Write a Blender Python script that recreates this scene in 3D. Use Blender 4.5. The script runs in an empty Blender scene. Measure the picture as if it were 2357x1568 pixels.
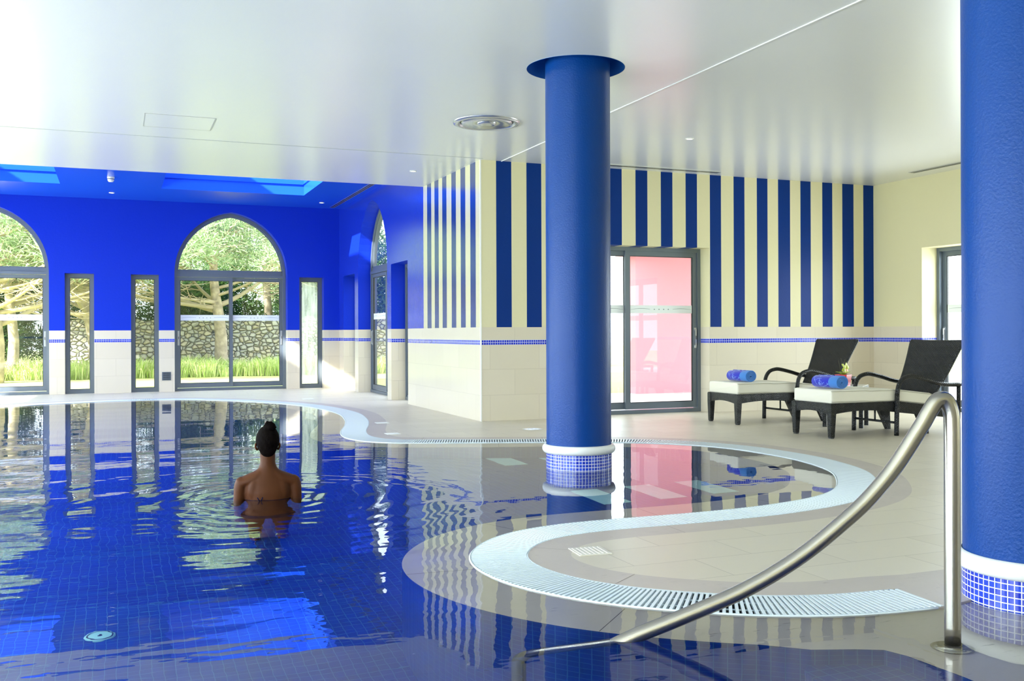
import bpy, bmesh, math, random
from mathutils import Vector, Matrix, noise
from mathutils.geometry import tessellate_polygon
PI = math.pi
rnd = random.Random(7)
scene = bpy.context.scene
COL = scene.collection

# ------------------------------------------------------------ camera
FPX, CX, HY, CH = 2260.6, 1178.5, 766.2, 1.1
YAW, ROLL = .38342, -.003709
Fv = Vector((math.sin(YAW), math.cos(YAW), 0)); Rv = Vector((math.cos(YAW), -math.sin(YAW), 0)); Uv = Vector((0, 0, 1))
c_, s_ = math.cos(ROLL), math.sin(ROLL)
ri = c_*Rv + s_*Uv; up = c_*Uv - s_*Rv
cam_d = bpy.data.cameras.new('camera'); cam = bpy.data.objects.new('camera', cam_d); COL.objects.link(cam)
cam.matrix_world = Matrix(((ri.x, up.x, -Fv.x, 0), (ri.y, up.y, -Fv.y, 0), (ri.z, up.z, -Fv.z, CH), (0, 0, 0, 1)))
cam_d.sensor_width = 36; cam_d.lens = FPX/2357*36
cam_d.shift_y = -(784-HY)/2357
cam_d.clip_start = .05; cam_d.clip_end = 400
scene.camera = cam

# ------------------------------------------------------------ view, world, lights
vs = scene.view_settings
vs.view_transform = 'Standard'; vs.look = 'None'; vs.gamma = 1; vs.use_curve_mapping = False
vs.exposure = 0.45
cy = scene.cycles
cy.max_bounces = 9; cy.diffuse_bounces = 4; cy.glossy_bounces = 4; cy.transmission_bounces = 7; cy.transparent_max_bounces = 12
cy.caustics_reflective = False; cy.caustics_refractive = True; cy.blur_glossy = .6
cy.sample_clamp_indirect = 5.0; cy.sample_clamp_direct = 0
cy.use_denoising = True

world = bpy.data.worlds.new('sky'); scene.world = world; world.use_nodes = True
bg = world.node_tree.nodes['Background']; bg.inputs[0].default_value = (.82, .91, 1, 1); bg.inputs[1].default_value = 3.8

def sun(direction, strength, angle, col):
    d = bpy.data.lights.new('sun', 'SUN'); d.energy = strength; d.angle = angle; d.color = col
    o = bpy.data.objects.new('sun', d); COL.objects.link(o)
    o.rotation_euler = Vector(direction).to_track_quat('-Z', 'Y').to_euler(); return o
sun((3.5, 1.9, -2.3), 21.0, .02, (1, .96, .90))

def area(name, loc, direction, sx, sy, power, col=(1, 1, 1)):
    d = bpy.data.lights.new(name, 'AREA'); d.shape = 'RECTANGLE'; d.size = sx; d.size_y = sy; d.energy = power; d.color = col
    o = bpy.data.objects.new(name, d); COL.objects.link(o); o.location = loc
    o.rotation_euler = Vector(direction).to_track_quat('-Z', 'Y').to_euler(); return o
area('daylight_fill_left', (-4.75, 4.6, 1.35), (1, 0, 0), 17.0, 2.3, 1750, (.82, .92, 1))  # added interior fill outside the left glazing, on top of the sky light
area('daylight_fill_left_far', (-4.9, 17.0, 1.5), (1, 0, 0), 4.6, 2.6, 620, (.82, .92, 1))  # added fill by the far left openings, raised to whiten the side wall
area('daylight_fill_right', (11.35, 9.2, 1.25), (-1, 0, 0), 2.6, 2.2, 130, (.85, .93, 1))  # added fill outside the right opening for the lounger end

# ------------------------------------------------------------ helpers
def link(o, parent=None):
    COL.objects.link(o)
    if parent is not None: o.parent = parent
    return o
def tag(o, label=None, cat=None, group=None, kind=None):
    if label: o['label'] = label
    if cat: o['category'] = cat
    if group: o['group'] = group
    if kind: o['kind'] = kind
    return o
def empty(name, loc=(0, 0, 0), rz=0):
    o = bpy.data.objects.new(name, None); COL.objects.link(o); o.location = loc; o.rotation_euler = (0, 0, rz); o.empty_display_size = .1
    return o
def copy_tree(o, parent=None):
    c = o.copy(); COL.objects.link(c); c.parent = parent
    for ch in [x for x in list(COL.objects) if x.parent == o]: copy_tree(ch, c)
    return c

class MB:
    def __init__(s): s.v = []; s.f = []; s.mi = []; s.uv = {}; s.sm = []
    def add(s, vs_, fs, mi=0, smooth=False, uvs=None):
        b = len(s.v); s.v += [tuple(x) for x in vs_]
        for k, f in enumerate(fs):
            if uvs: s.uv[len(s.f)] = uvs[k]
            s.f.append(tuple(b+i for i in f)); s.mi.append(mi); s.sm.append(smooth)
    def box(s, a, b, mi=0, M=None):
        x0, y0, z0 = a; x1, y1, z1 = b
        vs_ = [(x0, y0, z0), (x1, y0, z0), (x1, y1, z0), (x0, y1, z0), (x0, y0, z1), (x1, y0, z1), (x1, y1, z1), (x0, y1, z1)]
        if M is not None: vs_ = [tuple(M @ Vector(p)) for p in vs_]
        s.add(vs_, [(0, 3, 2, 1), (4, 5, 6, 7), (0, 1, 5, 4), (1, 2, 6, 5), (2, 3, 7, 6), (3, 0, 4, 7)], mi)
    def tube(s, pts, rad, n=8, mi=0, cap=True, flat=1.0, closed=False):
        pts = [Vector(p) for p in pts]; m = len(pts)
        rs = rad if isinstance(rad, (list, tuple)) else [rad]*m
        vs_ = []; prev = None
        for i, p in enumerate(pts):
            if closed: t = pts[(i+1) % m]-pts[i-1]
            else: t = pts[min(i+1, m-1)]-pts[max(i-1, 0)]
            t = t.normalized() if t.length > 1e-9 else Vector((0, 0, 1))
            if prev is None:
                a = Vector((0, 0, 1)) if abs(t.z) < .9 else Vector((1, 0, 0)); nn = (a - t*a.dot(t)).normalized()
            else: nn = (prev - t*prev.dot(t)).normalized()
            prev = nn; bb = t.cross(nn)
            for k in range(n):
                an = 2*PI*k/n; vs_.append(p + (nn*math.cos(an)*flat + bb*math.sin(an))*rs[i])
        fs = []
        for i in range(m if closed else m-1):
            j = (i+1) % m
            for k in range(n): fs.append((i*n+k, i*n+(k+1) % n, j*n+(k+1) % n, j*n+k))
        s.add(vs_, fs, mi, True)
        if cap and not closed:
            b = len(s.v)-len(vs_); s.f.append(tuple(b+k for k in reversed(range(n)))); s.mi.append(mi); s.sm.append(False)
            s.f.append(tuple(b+(m-1)*n+k for k in range(n))); s.mi.append(mi); s.sm.append(False)
    def lathe(s, prof, n=48, mi=0, c=(0, 0), smooth=True, mis=None):
        vs_ = []
        for r, z in prof:
            for k in range(n): a = 2*PI*k/n; vs_.append((c[0]+r*math.cos(a), c[1]+r*math.sin(a), z))
        R0 = max(p[0] for p in prof)
        for i in range(len(prof)-1):
            fs = []; uvs = []
            L0 = prof[i]; L1 = prof[i+1]
            d0 = L0[1] if abs(L0[1]-L1[1]) > 1e-6 else L0[0]; d1 = L1[1] if abs(L0[1]-L1[1]) > 1e-6 else L1[0]
            for k in range(n):
                fs.append((i*n+k, i*n+(k+1) % n, (i+1)*n+(k+1) % n, (i+1)*n+k))
                u0 = 2*PI*R0*k/n; u1 = 2*PI*R0*(k+1)/n; uvs.append([(u0, d0), (u1, d0), (u1, d1), (u0, d1)])
            b = len(s.v)
            if i == 0: s.v += [tuple(x) for x in vs_]; base = b
            for f, u in zip(fs, uvs):
                s.uv[len(s.f)] = u; s.f.append(tuple(base+q for q in f)); s.mi.append(mis[i] if mis else mi); s.sm.append(smooth)
    def poly(s, loops, z, mi=0, flip=False, to3=None):
        """horizontal polygon with holes, or any plane through to3"""
        L = [[Vector((p[0], p[1], 0)) for p in lp] for lp in loops]
        tri = tessellate_polygon(L); flat = [p for lp in L for p in lp]
        vs_ = [to3(p.x, p.y) if to3 else (p.x, p.y, z) for p in flat]
        fs = []
        for t in tri:
            a, b, c = (flat[i] for i in t)
            ar = (b-a).cross(c-a).z
            t = tuple(t) if ar > 0 else tuple(reversed(t))
            if flip: t = tuple(reversed(t))
            fs.append(t)
        s.add(vs_, fs, mi)
    def build(s, name, mats, parent=None, loc=None):
        me = bpy.data.meshes.new(name); me.from_pydata(s.v, [], s.f)
        if not isinstance(mats, (list, tuple)): mats = [mats]
        for m in mats: me.materials.append(m)
        me.polygons.foreach_set('material_index', s.mi); me.polygons.foreach_set('use_smooth', s.sm)
        uvl = me.uv_layers.new(name='UVMap'); data = uvl.data
        for pi, p in enumerate(me.polygons):
            cu = s.uv.get(pi)
            if cu:
                for k, li in enumerate(p.loop_indices): data[li].uv = cu[k]
            else:
                n = p.normal; ax, ay, az = abs(n.x), abs(n.y), abs(n.z)
                for li in p.loop_indices:
                    co = me.vertices[me.loops[li].vertex_index].co
                    if az >= ax and az >= ay: data[li].uv = (co.x, co.y)
                    elif ax > ay: data[li].uv = (co.y, co.z)
                    else: data[li].uv = (co.x, co.z)
        me.update()
        o = bpy.data.objects.new(name, me); link(o, parent)
        if loc: o.location = loc
        return o

def smooth_path(pts, it=2, closed=False):
    for _ in range(it):
        q = []
        n = len(pts)
        rng = range(n) if closed else range(n-1)
        if not closed: q.append(pts[0])
        for i in rng:
            a, b = Vector(pts[i]), Vector(pts[(i+1) % n])
            q += [tuple(a*.75+b*.25), tuple(a*.25+b*.75)]
        if not closed: q.append(pts[-1])
        pts = q
    return pts
def resample(pts, step):
    P = [Vector(p) for p in pts]; out = [P[0]]; acc = 0
    for i in range(len(P)-1):
        a, b = P[i], P[i+1]; L = (b-a).length
        if L < 1e-9: continue
        t = step-acc
        while t <= L:
            out.append(a+(b-a)*(t/L)); t += step
        acc = L-(t-step)
    return out
def catmull(pts, k=6):
    P = [Vector(p) for p in pts]; P = [P[0]*2-P[1]]+P+[P[-1]*2-P[-2]]; out = []
    for i in range(1, len(P)-2):
        for j in range(k):
            t = j/k; p0, p1, p2, p3 = P[i-1], P[i], P[i+1], P[i+2]
            out.append(.5*((2*p1)+(p2-p0)*t+(2*p0-5*p1+4*p2-p3)*t*t+(3*p1-p0-3*p2+p3)*t**3))
    out.append(P[-2]); return out

# ------------------------------------------------------------ materials
def nmat(name):
    m = bpy.data.materials.new(name); m.use_nodes = True; nt = m.node_tree; return m, nt, nt.nodes['Principled BSDF']
def N(nt, t, **kw):
    n = nt.nodes.new(t)
    for k, v in kw.items(): setattr(n, k, v)
    return n
def simple(name, col, rough=.5, metal=0, spec=.5, bump=0, bscale=40, emit=None, estr=0, var=0, vscale=3):
    m, nt, b = nmat(name)
    b.inputs['Base Color'].default_value = (*col, 1); b.inputs['Roughness'].default_value = rough; b.inputs['Metallic'].default_value = metal
    b.inputs['Specular IOR Level'].default_value = spec
    if emit: b.inputs['Emission Color'].default_value = (*emit, 1); b.inputs['Emission Strength'].default_value = estr
    if bump or var:
        tc = N(nt, 'ShaderNodeTexCoord')
    if bump:
        no = N(nt, 'ShaderNodeTexNoise'); no.inputs['Scale'].default_value = bscale; no.inputs['Detail'].default_value = 4
        nt.links.new(tc.outputs['Object'], no.inputs['Vector'])
        bu = N(nt, 'ShaderNodeBump'); bu.inputs['Strength'].default_value = 1; bu.inputs['Distance'].default_value = bump
        nt.links.new(no.outputs['Fac'], bu.inputs['Height']); nt.links.new(bu.outputs['Normal'], b.inputs['Normal'])
    if var:
        no = N(nt, 'ShaderNodeTexNoise'); no.inputs['Scale'].default_value = vscale; no.inputs['Detail'].default_value = 5
        nt.links.new(tc.outputs['Object'], no.inputs['Vector'])
        hs = N(nt, 'ShaderNodeHueSaturation'); hs.inputs['Color'].default_value = (*col, 1)
        mr = N(nt, 'ShaderNodeMapRange'); mr.inputs['From Min'].default_value = .3; mr.inputs['From Max'].default_value = .7
        mr.inputs['To Min'].default_value = 1-var; mr.inputs['To Max'].default_value = 1+var
        nt.links.new(no.outputs['Fac'], mr.inputs['Value']); nt.links.new(mr.outputs['Result'], hs.inputs['Value'])
        nt.links.new(hs.outputs['Color'], b.inputs['Base Color'])
    return m
def mix(nt, fac, a, b_):
    n = N(nt, 'ShaderNodeMix'); n.data_type = 'RGBA'
    for sock, v in ((n.inputs[0], fac), (n.inputs[6], a), (n.inputs[7], b_)):
        if isinstance(v, (int, float)): sock.default_value = v
        elif isinstance(v, tuple): sock.default_value = (*v, 1) if len(v) == 3 else v
        else: nt.links.new(v, sock)
    return n.outputs[2]
def mth(nt, op, a, b_=None, clamp=False):
    n = N(nt, 'ShaderNodeMath'); n.operation = op; n.use_clamp = clamp
    for i, v in enumerate((a, b_)):
        if v is None: continue
        if isinstance(v, (int, float)): n.inputs[i].default_value = v
        else: nt.links.new(v, n.inputs[i])
    return n.outputs[0]
def brick(nt, vec, w, h, mortar, c1, c2, cm, off=.5, smooth=.1, bias=0):
    n = N(nt, 'ShaderNodeTexBrick'); n.offset = off; n.squash = 1
    n.inputs['Scale'].default_value = 1; n.inputs['Brick Width'].default_value = w; n.inputs['Row Height'].default_value = h
    n.inputs['Mortar Size'].default_value = mortar; n.inputs['Mortar Smooth'].default_value = smooth; n.inputs['Bias'].default_value = bias
    n.inputs['Color1'].default_value = (*c1, 1); n.inputs['Color2'].default_value = (*c2, 1); n.inputs['Mortar'].default_value = (*cm, 1)
    nt.links.new(vec, n.inputs['Vector']); return n
def noisec(nt, vec, scale, detail=5, rough=.55):
    n = N(nt, 'ShaderNodeTexNoise'); n.inputs['Scale'].default_value = scale; n.inputs['Detail'].default_value = detail; n.inputs['Roughness'].default_value = rough
    nt.links.new(vec, n.inputs['Vector']); return n.outputs['Fac']
def bumpn(nt, h, dist, b, strength=1.0):
    bu = N(nt, 'ShaderNodeBump'); bu.inputs['Strength'].default_value = strength; bu.inputs['Distance'].default_value = dist
    nt.links.new(h, bu.inputs['Height']); nt.links.new(bu.outputs['Normal'], b.inputs['Normal'])

BLUEWALL = (.006, .032, .50); STRIPE = (.0005, .028, .19); CREAM = (.70, .645, .41)
STONE1 = (.70, .63, .50); STONE2 = (.66, .59, .46)
TILEB1 = (.01, .02, .45); TILEB2 = (.02, .05, .60)
WZ = 1.17; M0, M1 = .95, 1.012
def wall_mat(name, coat=0, upper=None, stripes=None, stripe_end=None, after=None, rough=.38, upper_col=CREAM, z_only=True):
    """uv wall: stone wainscot, mosaic band, painted upper. stripes: list of (u0,u1)."""
    m, nt, b = nmat(name)
    tc = N(nt, 'ShaderNodeTexCoord'); sep = N(nt, 'ShaderNodeSeparateXYZ'); nt.links.new(tc.outputs['UV'], sep.inputs[0])
    so = N(nt, 'ShaderNodeSeparateXYZ'); nt.links.new(tc.outputs['Object'], so.inputs[0])
    z = so.outputs['Z']; u = sep.outputs['X']
    if stripes:
        lo, hi = stripes[0][0]-.3, max(stripes[-1][1], (after or (0, 0))[0] if after else 0)+.3
        mr = N(nt, 'ShaderNodeMapRange'); mr.inputs['From Min'].default_value = lo; mr.inputs['From Max'].default_value = hi
        nt.links.new(u, mr.inputs['Value'])
        cr = N(nt, 'ShaderNodeValToRGB'); cr.color_ramp.interpolation = 'CONSTANT'; el = cr.color_ramp.elements
        el[0].position = 0; el[0].color = (*upper_col, 1)
        stops = []
        for i, (a, c) in enumerate(stripes):
            stops.append((a, STRIPE))
            if not (i == len(stripes)-1 and stripe_end): stops.append((c, upper_col))
        if after: stops.append((after[0], after[1]))
        el.remove(el[1])
        for p, colr in stops:
            e = el.new(min(1, (p-lo)/(hi-lo))); e.color = (*colr, 1)
        nt.links.new(mr.outputs['Result'], cr.inputs['Fac']); upc = cr.outputs['Color']
    else: upc = upper_col
    # stone
    st = brick(nt, tc.outputs['UV'], .665, .322, .0022, STONE1, STONE2, (.55, .48, .38))
    no = noisec(nt, tc.outputs['Object'], 3.5)
    stc = mix(nt, mth(nt, 'MULTIPLY', no, .35), st.outputs['Color'], (.60, .54, .42))
    mo = brick(nt, tc.outputs['UV'], .0305, .0305, .0022, TILEB1, TILEB2, (.7, .72, .8), off=0, smooth=0)
    mp = N(nt, 'ShaderNodeMapping'); mp.inputs['Location'].default_value = (0, -M0+.0011, 0); nt.links.new(tc.outputs['UV'], mp.inputs[0]); nt.links.new(mp.outputs[0], mo.inputs['Vector'])
    inm = mth(nt, 'MULTIPLY', mth(nt, 'GREATER_THAN', z, M0), mth(nt, 'LESS_THAN', z, M1))
    lower = mix(nt, inm, stc, mo.outputs['Color'])
    isup = mth(nt, 'GREATER_THAN', z, WZ)
    colr = mix(nt, isup, lower, upc); nt.links.new(colr, b.inputs['Base Color'])
    # roughness: mosaic glossy, paint satin, stone honed
    r1 = mth(nt, 'MULTIPLY', inm, -.3); r = mth(nt, 'ADD', mth(nt, 'ADD', .42, r1), mth(nt, 'MULTIPLY', isup, rough-.42))
    nt.links.new(r, b.inputs['Roughness']); b.inputs['Coat Weight'].default_value = coat; b.inputs['Coat Roughness'].default_value = .2; b.inputs['Specular IOR Level'].default_value = .13 if not coat else .3
    n2 = noisec(nt, tc.outputs['Object'], 30, 4)
    h = mth(nt, 'ADD', mth(nt, 'MULTIPLY', n2, mth(nt, 'ADD', mth(nt, 'MULTIPLY', isup, .0012), .0004)), mth(nt, 'MULTIPLY', st.outputs['Fac'], mth(nt, 'MULTIPLY', mth(nt, 'SUBTRACT', 1, isup), -.001)))
    bumpn(nt, h, 1.0, b)
    return m
fr_str = [(4.403, 4.602), (4.803, 5.005), (5.195, 5.395), (5.59, 5.785), (5.985, 6.172), (6.38, 6.567), (6.765, 6.952), (7.145, 7.337), (7.533, 7.722), (7.917, 8.105), (8.298, 8.485), (8.673, 8.858), (9.052, 9.238), (9.425, 9.611), (9.803, 9.988), (10.175, 10.38)]
sd_str = [(11.622, 11.818), (12.005, 12.198), (12.387, 12.579), (12.78, 12.972), (13.144, 13.335), (13.491, 13.681)]
M_front = wall_mat('striped_wall_paint', stripes=fr_str, stripe_end=True)
M_side = wall_mat('side_wall_paint', coat=1.0, stripes=sd_str, after=(13.87, BLUEWALL), rough=.25)
M_cream = wall_mat('cream_wall_paint')
M_blue = wall_mat('blue_wall_paint', upper_col=BLUEWALL, rough=.33)
M_whitepaint = simple('white_paint', (.80, .80, .79), .4)
M_ceil = simple('white_satin_ceiling', (.80, .81, .83), .32, bump=.0006, bscale=60)
M_ceil.node_tree.nodes['Principled BSDF'].inputs['Coat Weight'].default_value = .6; M_ceil.node_tree.nodes['Principled BSDF'].inputs['Coat Roughness'].default_value = .25
M_blueceil = simple('blue_satin_ceiling', (.012, .09, .70), .2, bump=.0004, bscale=40)
M_out = simple('outside_render', (.75, .72, .66), .8)
M_frame = simple('grey_metal_frame', (.15, .18, .22), .35, .4)
M_framelight = simple('handle_metal', (.55, .57, .6), .3, .9)
M_rubber = simple('black_gasket', (.02, .02, .022), .5)
M_frost = simple('frosted_film', (.82, .86, .85), .5)
M_orn = simple('grey_print', (.25, .3, .3), .6)
M_column = simple('blue_column_stucco', (.0004, .042, .225), .36, spec=.2, bump=.0016, bscale=85)
M_ringw = simple('white_ring_plaster', (.80, .80, .76), .35, bump=.001, bscale=30)
M_steel = simple('brushed_steel', (.42, .39, .34), .26, 1.0)
M_dark = simple('dark_slot', (.01, .01, .012), .6)
M_collar = simple('blue_collar', (.02, .13, .42), .3)
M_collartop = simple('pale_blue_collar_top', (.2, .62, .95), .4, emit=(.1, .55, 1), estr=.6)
M_chan = simple('gutter_channel', (.10, .12, .13), .5)
M_slat = simple('white_plastic_slat', (.74, .82, .86), .35)
M_pipe = simple('steel_diffuser', (.62, .64, .68), .25, .85)

def glass_mat():
    m = bpy.data.materials.new('window_glass'); m.use_nodes = True; nt = m.node_tree; nt.nodes.clear()
    out = N(nt, 'ShaderNodeOutputMaterial'); t = N(nt, 'ShaderNodeBsdfTransparent'); g = N(nt, 'ShaderNodeBsdfGlossy'); g.inputs['Roughness'].default_value = 0.0
    t.inputs[0].default_value = (.96, .98, .97, 1)
    ge = N(nt, 'ShaderNodeNewGeometry'); dt = N(nt, 'ShaderNodeVectorMath'); dt.operation = 'DOT_PRODUCT'; nt.links.new(ge.outputs['Incoming'], dt.inputs[0]); nt.links.new(ge.outputs['Normal'], dt.inputs[1])
    cth = mth(nt, 'ABSOLUTE', dt.outputs['Value']); mx = N(nt, 'ShaderNodeMixShader')
    f2 = mth(nt, 'ADD', .04, mth(nt, 'MULTIPLY', mth(nt, 'POWER', mth(nt, 'SUBTRACT', 1, cth, True), 5), .96), True)
    nt.links.new(f2, mx.inputs[0]); nt.links.new(t.outputs[0], mx.inputs[1]); nt.links.new(g.outputs[0], mx.inputs[2]); nt.links.new(mx.outputs[0], out.inputs[0]); return m
M_glass = glass_mat()

def mosaic_mat(name, c1, c2, grout, size=.03, rough=.15, m=.0022):
    mt, nt, b = nmat(name); tc = N(nt, 'ShaderNodeTexCoord')
    br = brick(nt, tc.outputs['UV'], size, size, m, c1, c2, grout, off=0, smooth=.1)
    nt.links.new(br.outputs['Color'], b.inputs['Base Color']); b.inputs['Roughness'].default_value = rough
    bumpn(nt, mth(nt, 'SUBTRACT', 1, br.outputs['Fac']), .0008, b); return mt
M_poolmos = mosaic_mat('pool_mosaic', (.001, .016, .17), (.002, .021, .205), (.02, .095, .23), .05, .3, .002)
M_colmos = mosaic_mat('column_mosaic', (.006, .02, .38), (.015, .06, .55), (.75, .76, .80), .0255, .12, .0021)

def deck_mat(name, tiles=True):
    m, nt, b = nmat(name); tc = N(nt, 'ShaderNodeTexCoord')
    v = tc.outputs['Object']
    n1 = noisec(nt, v, 2.2, 6, .6); n2 = noisec(nt, v, 28, 5, .7)
    mpv = N(nt, 'ShaderNodeMapping'); mpv.inputs['Scale'].default_value = (6, 40, 1); nt.links.new(v, mpv.inputs[0])
    pit = N(nt, 'ShaderNodeTexNoise'); pit.inputs['Scale'].default_value = 1.6 if not tiles else 1.2; pit.inputs['Detail'].default_value = 8; nt.links.new(mpv.outputs[0], pit.inputs['Vector'])
    pf = N(nt, 'ShaderNodeMapRange'); pf.inputs['From Min'].default_value = .66; pf.inputs['From Max'].default_value = .72; nt.links.new(pit.outputs['Fac'], pf.inputs['Value'])
    if tiles:
        mp = N(nt, 'ShaderNodeMapping'); mp.inputs['Rotation'].default_value = (0, 0, 0); mp.inputs['Location'].default_value = (.05, -.115, 0); nt.links.new(v, mp.inputs[0])
        br = brick(nt, mp.outputs[0], .66, .33, .0018, (.70, .635, .51), (.64, .575, .45), (.33, .28, .21))
        c = br.outputs['Color']
        c = mix(nt, mth(nt, 'MULTIPLY', n1, .45), c, (.62, .55, .44)); c = mix(nt, mth(nt, 'MULTIPLY', pf.outputs[0], .15), c, (.4, .34, .26))
        h = mth(nt, 'ADD', mth(nt, 'MULTIPLY', br.outputs['Fac'], -.0015), mth(nt, 'MULTIPLY', n2, .0006))
    else:
        c = mix(nt, n1, (.60, .53, .46), (.46, .40, .36)); c = mix(nt, mth(nt, 'MULTIPLY', pf.outputs[0], .55), c, (.22, .18, .15))
        h = mth(nt, 'ADD', mth(nt, 'MULTIPLY', pf.outputs[0], -.0015), mth(nt, 'MULTIPLY', n2, .0012))
    nt.links.new(c, b.inputs['Base Color']); b.inputs['Roughness'].default_value = .38 if tiles else .45
    bumpn(nt, h, 1.0, b); return m
M_deck = deck_mat('limestone_tiles'); M_border = deck_mat('travertine_border', False)

def water_mat():
    m = bpy.data.materials.new('pool_water'); m.use_nodes = True; nt = m.node_tree; nt.nodes.clear()
    out = N(nt, 'ShaderNodeOutputMaterial'); g = N(nt, 'ShaderNodeBsdfGlass'); g.inputs['IOR'].default_value = 1.333; g.inputs['Roughness'].default_value = 0
    g.inputs['Color'].default_value = (.97, .99, 1, 1)
    tc = N(nt, 'ShaderNodeTexCoord'); sp = N(nt, 'ShaderNodeSeparateXYZ'); nt.links.new(tc.outputs['Object'], sp.inputs[0])
    # rings around the bather
    dist = N(nt, 'ShaderNodeVectorMath'); dist.operation = 'DISTANCE'; nt.links.new(tc.outputs['Object'], dist.inputs[0]); dist.inputs[1].default_value = (.94, 6.75, 0)
    d = dist.outputs['Value']
    wob = noisec(nt, tc.outputs['Object'], 1.3, 2)
    dd = mth(nt, 'ADD', d, mth(nt, 'MULTIPLY', wob, .5))
    ring = mth(nt, 'SINE', mth(nt, 'MULTIPLY', dd, 2*PI/.17))
    fall = mth(nt, 'POWER', 2.718, mth(nt, 'MULTIPLY', d, -1.1))
    ringh = mth(nt, 'MULTIPLY', mth(nt, 'MULTIPLY', ring, fall), .0013)
    # wind and swim ripples
    def nz(sx, sy, rz, sc, det):
        mp = N(nt, 'ShaderNodeMapping'); mp.inputs['Scale'].default_value = (sx, sy, 1); mp.inputs['Rotation'].default_value = (0, 0, rz)
        nt.links.new(tc.outputs['Object'], mp.inputs[0]); return noisec(nt, mp.outputs[0], sc, det, .45)
    a = nz(.4, 1.5, .30, 1.1, 0); b2 = nz(.45, 1.45, .42, 5.5, 1); c = nz(.7, 1.2, .5, 16, 1)
    # stronger in open pool on the left, calm in the bay and at the ledge
    amp = N(nt, 'ShaderNodeMapRange'); amp.inputs['From Min'].default_value = 2.6; amp.inputs['From Max'].default_value = .2; amp.inputs['To Min'].default_value = .16; amp.inputs['To Max'].default_value = 1; nt.links.new(sp.outputs['X'], amp.inputs['Value'])
    amy = N(nt, 'ShaderNodeMapRange'); amy.inputs['From Min'].default_value = 12; amy.inputs['From Max'].default_value = 6.5; amy.inputs['To Min'].default_value = .22; amy.inputs['To Max'].default_value = 1; nt.links.new(sp.outputs['Y'], amy.inputs['Value'])
    hh = mth(nt, 'ADD', mth(nt, 'MULTIPLY', a, .020), mth(nt, 'ADD', mth(nt, 'MULTIPLY', b2, .0018), mth(nt, 'MULTIPLY', c, .0003)))
    h = mth(nt, 'ADD', mth(nt, 'MULTIPLY', hh, mth(nt, 'MULTIPLY', amp.outputs[0], amy.outputs[0])), ringh)
    bu = N(nt, 'ShaderNodeBump'); bu.inputs['Strength'].default_value = 1; bu.inputs['Distance'].default_value = 1
    nt.links.new(h, bu.inputs['Height']); nt.links.new(bu.outputs[0], g.inputs['Normal']); nt.links.new(g.outputs[0], out.inputs[0]); return m
M_water = water_mat()

# ------------------------------------------------------------ pool outline
IN = [(-1.638, 16.772), (-1.061, 17.103), (-0.439, 17.34), (0.219, 17.47), (0.9, 17.40), (1.5, 16.95), (2.05, 16.25), (2.428, 15.592), (2.715, 14.658), (2.824, 13.5), (2.723, 12.527), (2.568, 11.771), (2.34, 10.96), (2.243, 10.391), (2.29, 10.008), (2.42, 9.74), (2.70, 9.53), (3.2, 9.33), (3.976, 9.034), (4.531, 8.787), (4.90, 8.56), (5.212, 8.219), (5.40, 7.757), (5.442, 7.1), (5.367, 6.649), (5.217, 6.235), (4.952, 5.852), (4.63, 5.508), (4.241, 5.29), (3.759, 5.17), (3.398, 5.14), (3.038, 5.135), (2.719, 5.145), (2.403, 5.135), (2.09, 5.06), (1.856, 4.915), (1.701, 4.736), (1.607, 4.56), (1.562, 4.36), (1.566, 4.175), (1.603, 3.99), (1.67, 3.82), (1.787, 3.63), (1.932, 3.468), (2.085, 3.34), (2.236, 3.23), (2.357, 3.16), (2.576, 3.07), (2.788, 3.02), (3.071, 2.995)]
LEFT = [(3.3, -3.0), (2.2, -3.15), (0, -3.2), (-2.2, -3.0), (-3.2, -2.0), (-3.4, 0), (-3.45, 4), (-3.45, 8), (-3.4, 11), (-3.25, 13.4), (-2.9, 15.2), (-2.35, 16.2)]
Wc = catmull([(*p, 0) for p in LEFT+IN], 8)
W = resample([tuple(p) for p in Wc], .045)
# light smoothing
for _ in range(6): W = [W[0]]+[(W[i-1]+W[i]*2+W[i+1])/4 for i in range(1, len(W)-1)]+[W[-1]]
Nn = []
for i in range(len(W)):
    t = (W[min(i+2, len(W)-1)]-W[max(i-2, 0)]).normalized()
    Nn.append(Vector((-t.y, t.x, 0)))      # travelling clockwise seen from above: left = outwards
def off(d): return [W[i]+Nn[i]*d for i in range(len(W))]
GW, BW, CW = .285, .50, -.33
G_ = off(GW); B_ = off(BW)
def tidy(path, d):
    out = []
    for i, p in enumerate(path):
        if min((p-q).length for q in W[max(0, i-60):i+60]) >= abs(d)-.012: out.append(p)
    return out
G2 = tidy(G_, GW); B2 = tidy(B_, BW); C2 = tidy(off(CW), CW)
LEDGE = [(3.3, 3.04), (4.6, 3.04), (4.6, -3.3)]
waterloop = [(p.x, p.y) for p in W]+LEDGE
gloop = [(p.x, p.y) for p in G2 if not (p.x > 3.19 and p.y > 3.1 and p.y < 3.4)]+[(G_[-1].x, G_[-1].y), (W[-1].x, W[-1].y)]+LEDGE
bloop = [(p.x, p.y) for p in B2 if not (p.x > 3.12 and 3.2 < p.y < 3.7 and p.x < 3.7)]+[(3.3, 3.46), (4.95, 3.46), (4.95, -3.5)]
cpath = [p for p in C2 if not (p.x > 2.4 and p.y < -2)]
ci = [i for i, p in enumerate(cpath) if p.x > 2.15 and 2.5 < p.y < 3.2]
cpath = [(p.x, p.y) for i, p in enumerate(cpath) if not ci or i < ci[0]]
cfull = [(2.56, -2.85)]+cpath+[(2.255, 2.80), (2.40, 2.745), (2.487, 2.70), (2.515, 2.62), (2.53, 2.4)]
cfull = [p for i, p in enumerate(cfull) if i == 0 or math.dist(p, cfull[i-1]) > .01]

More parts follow.
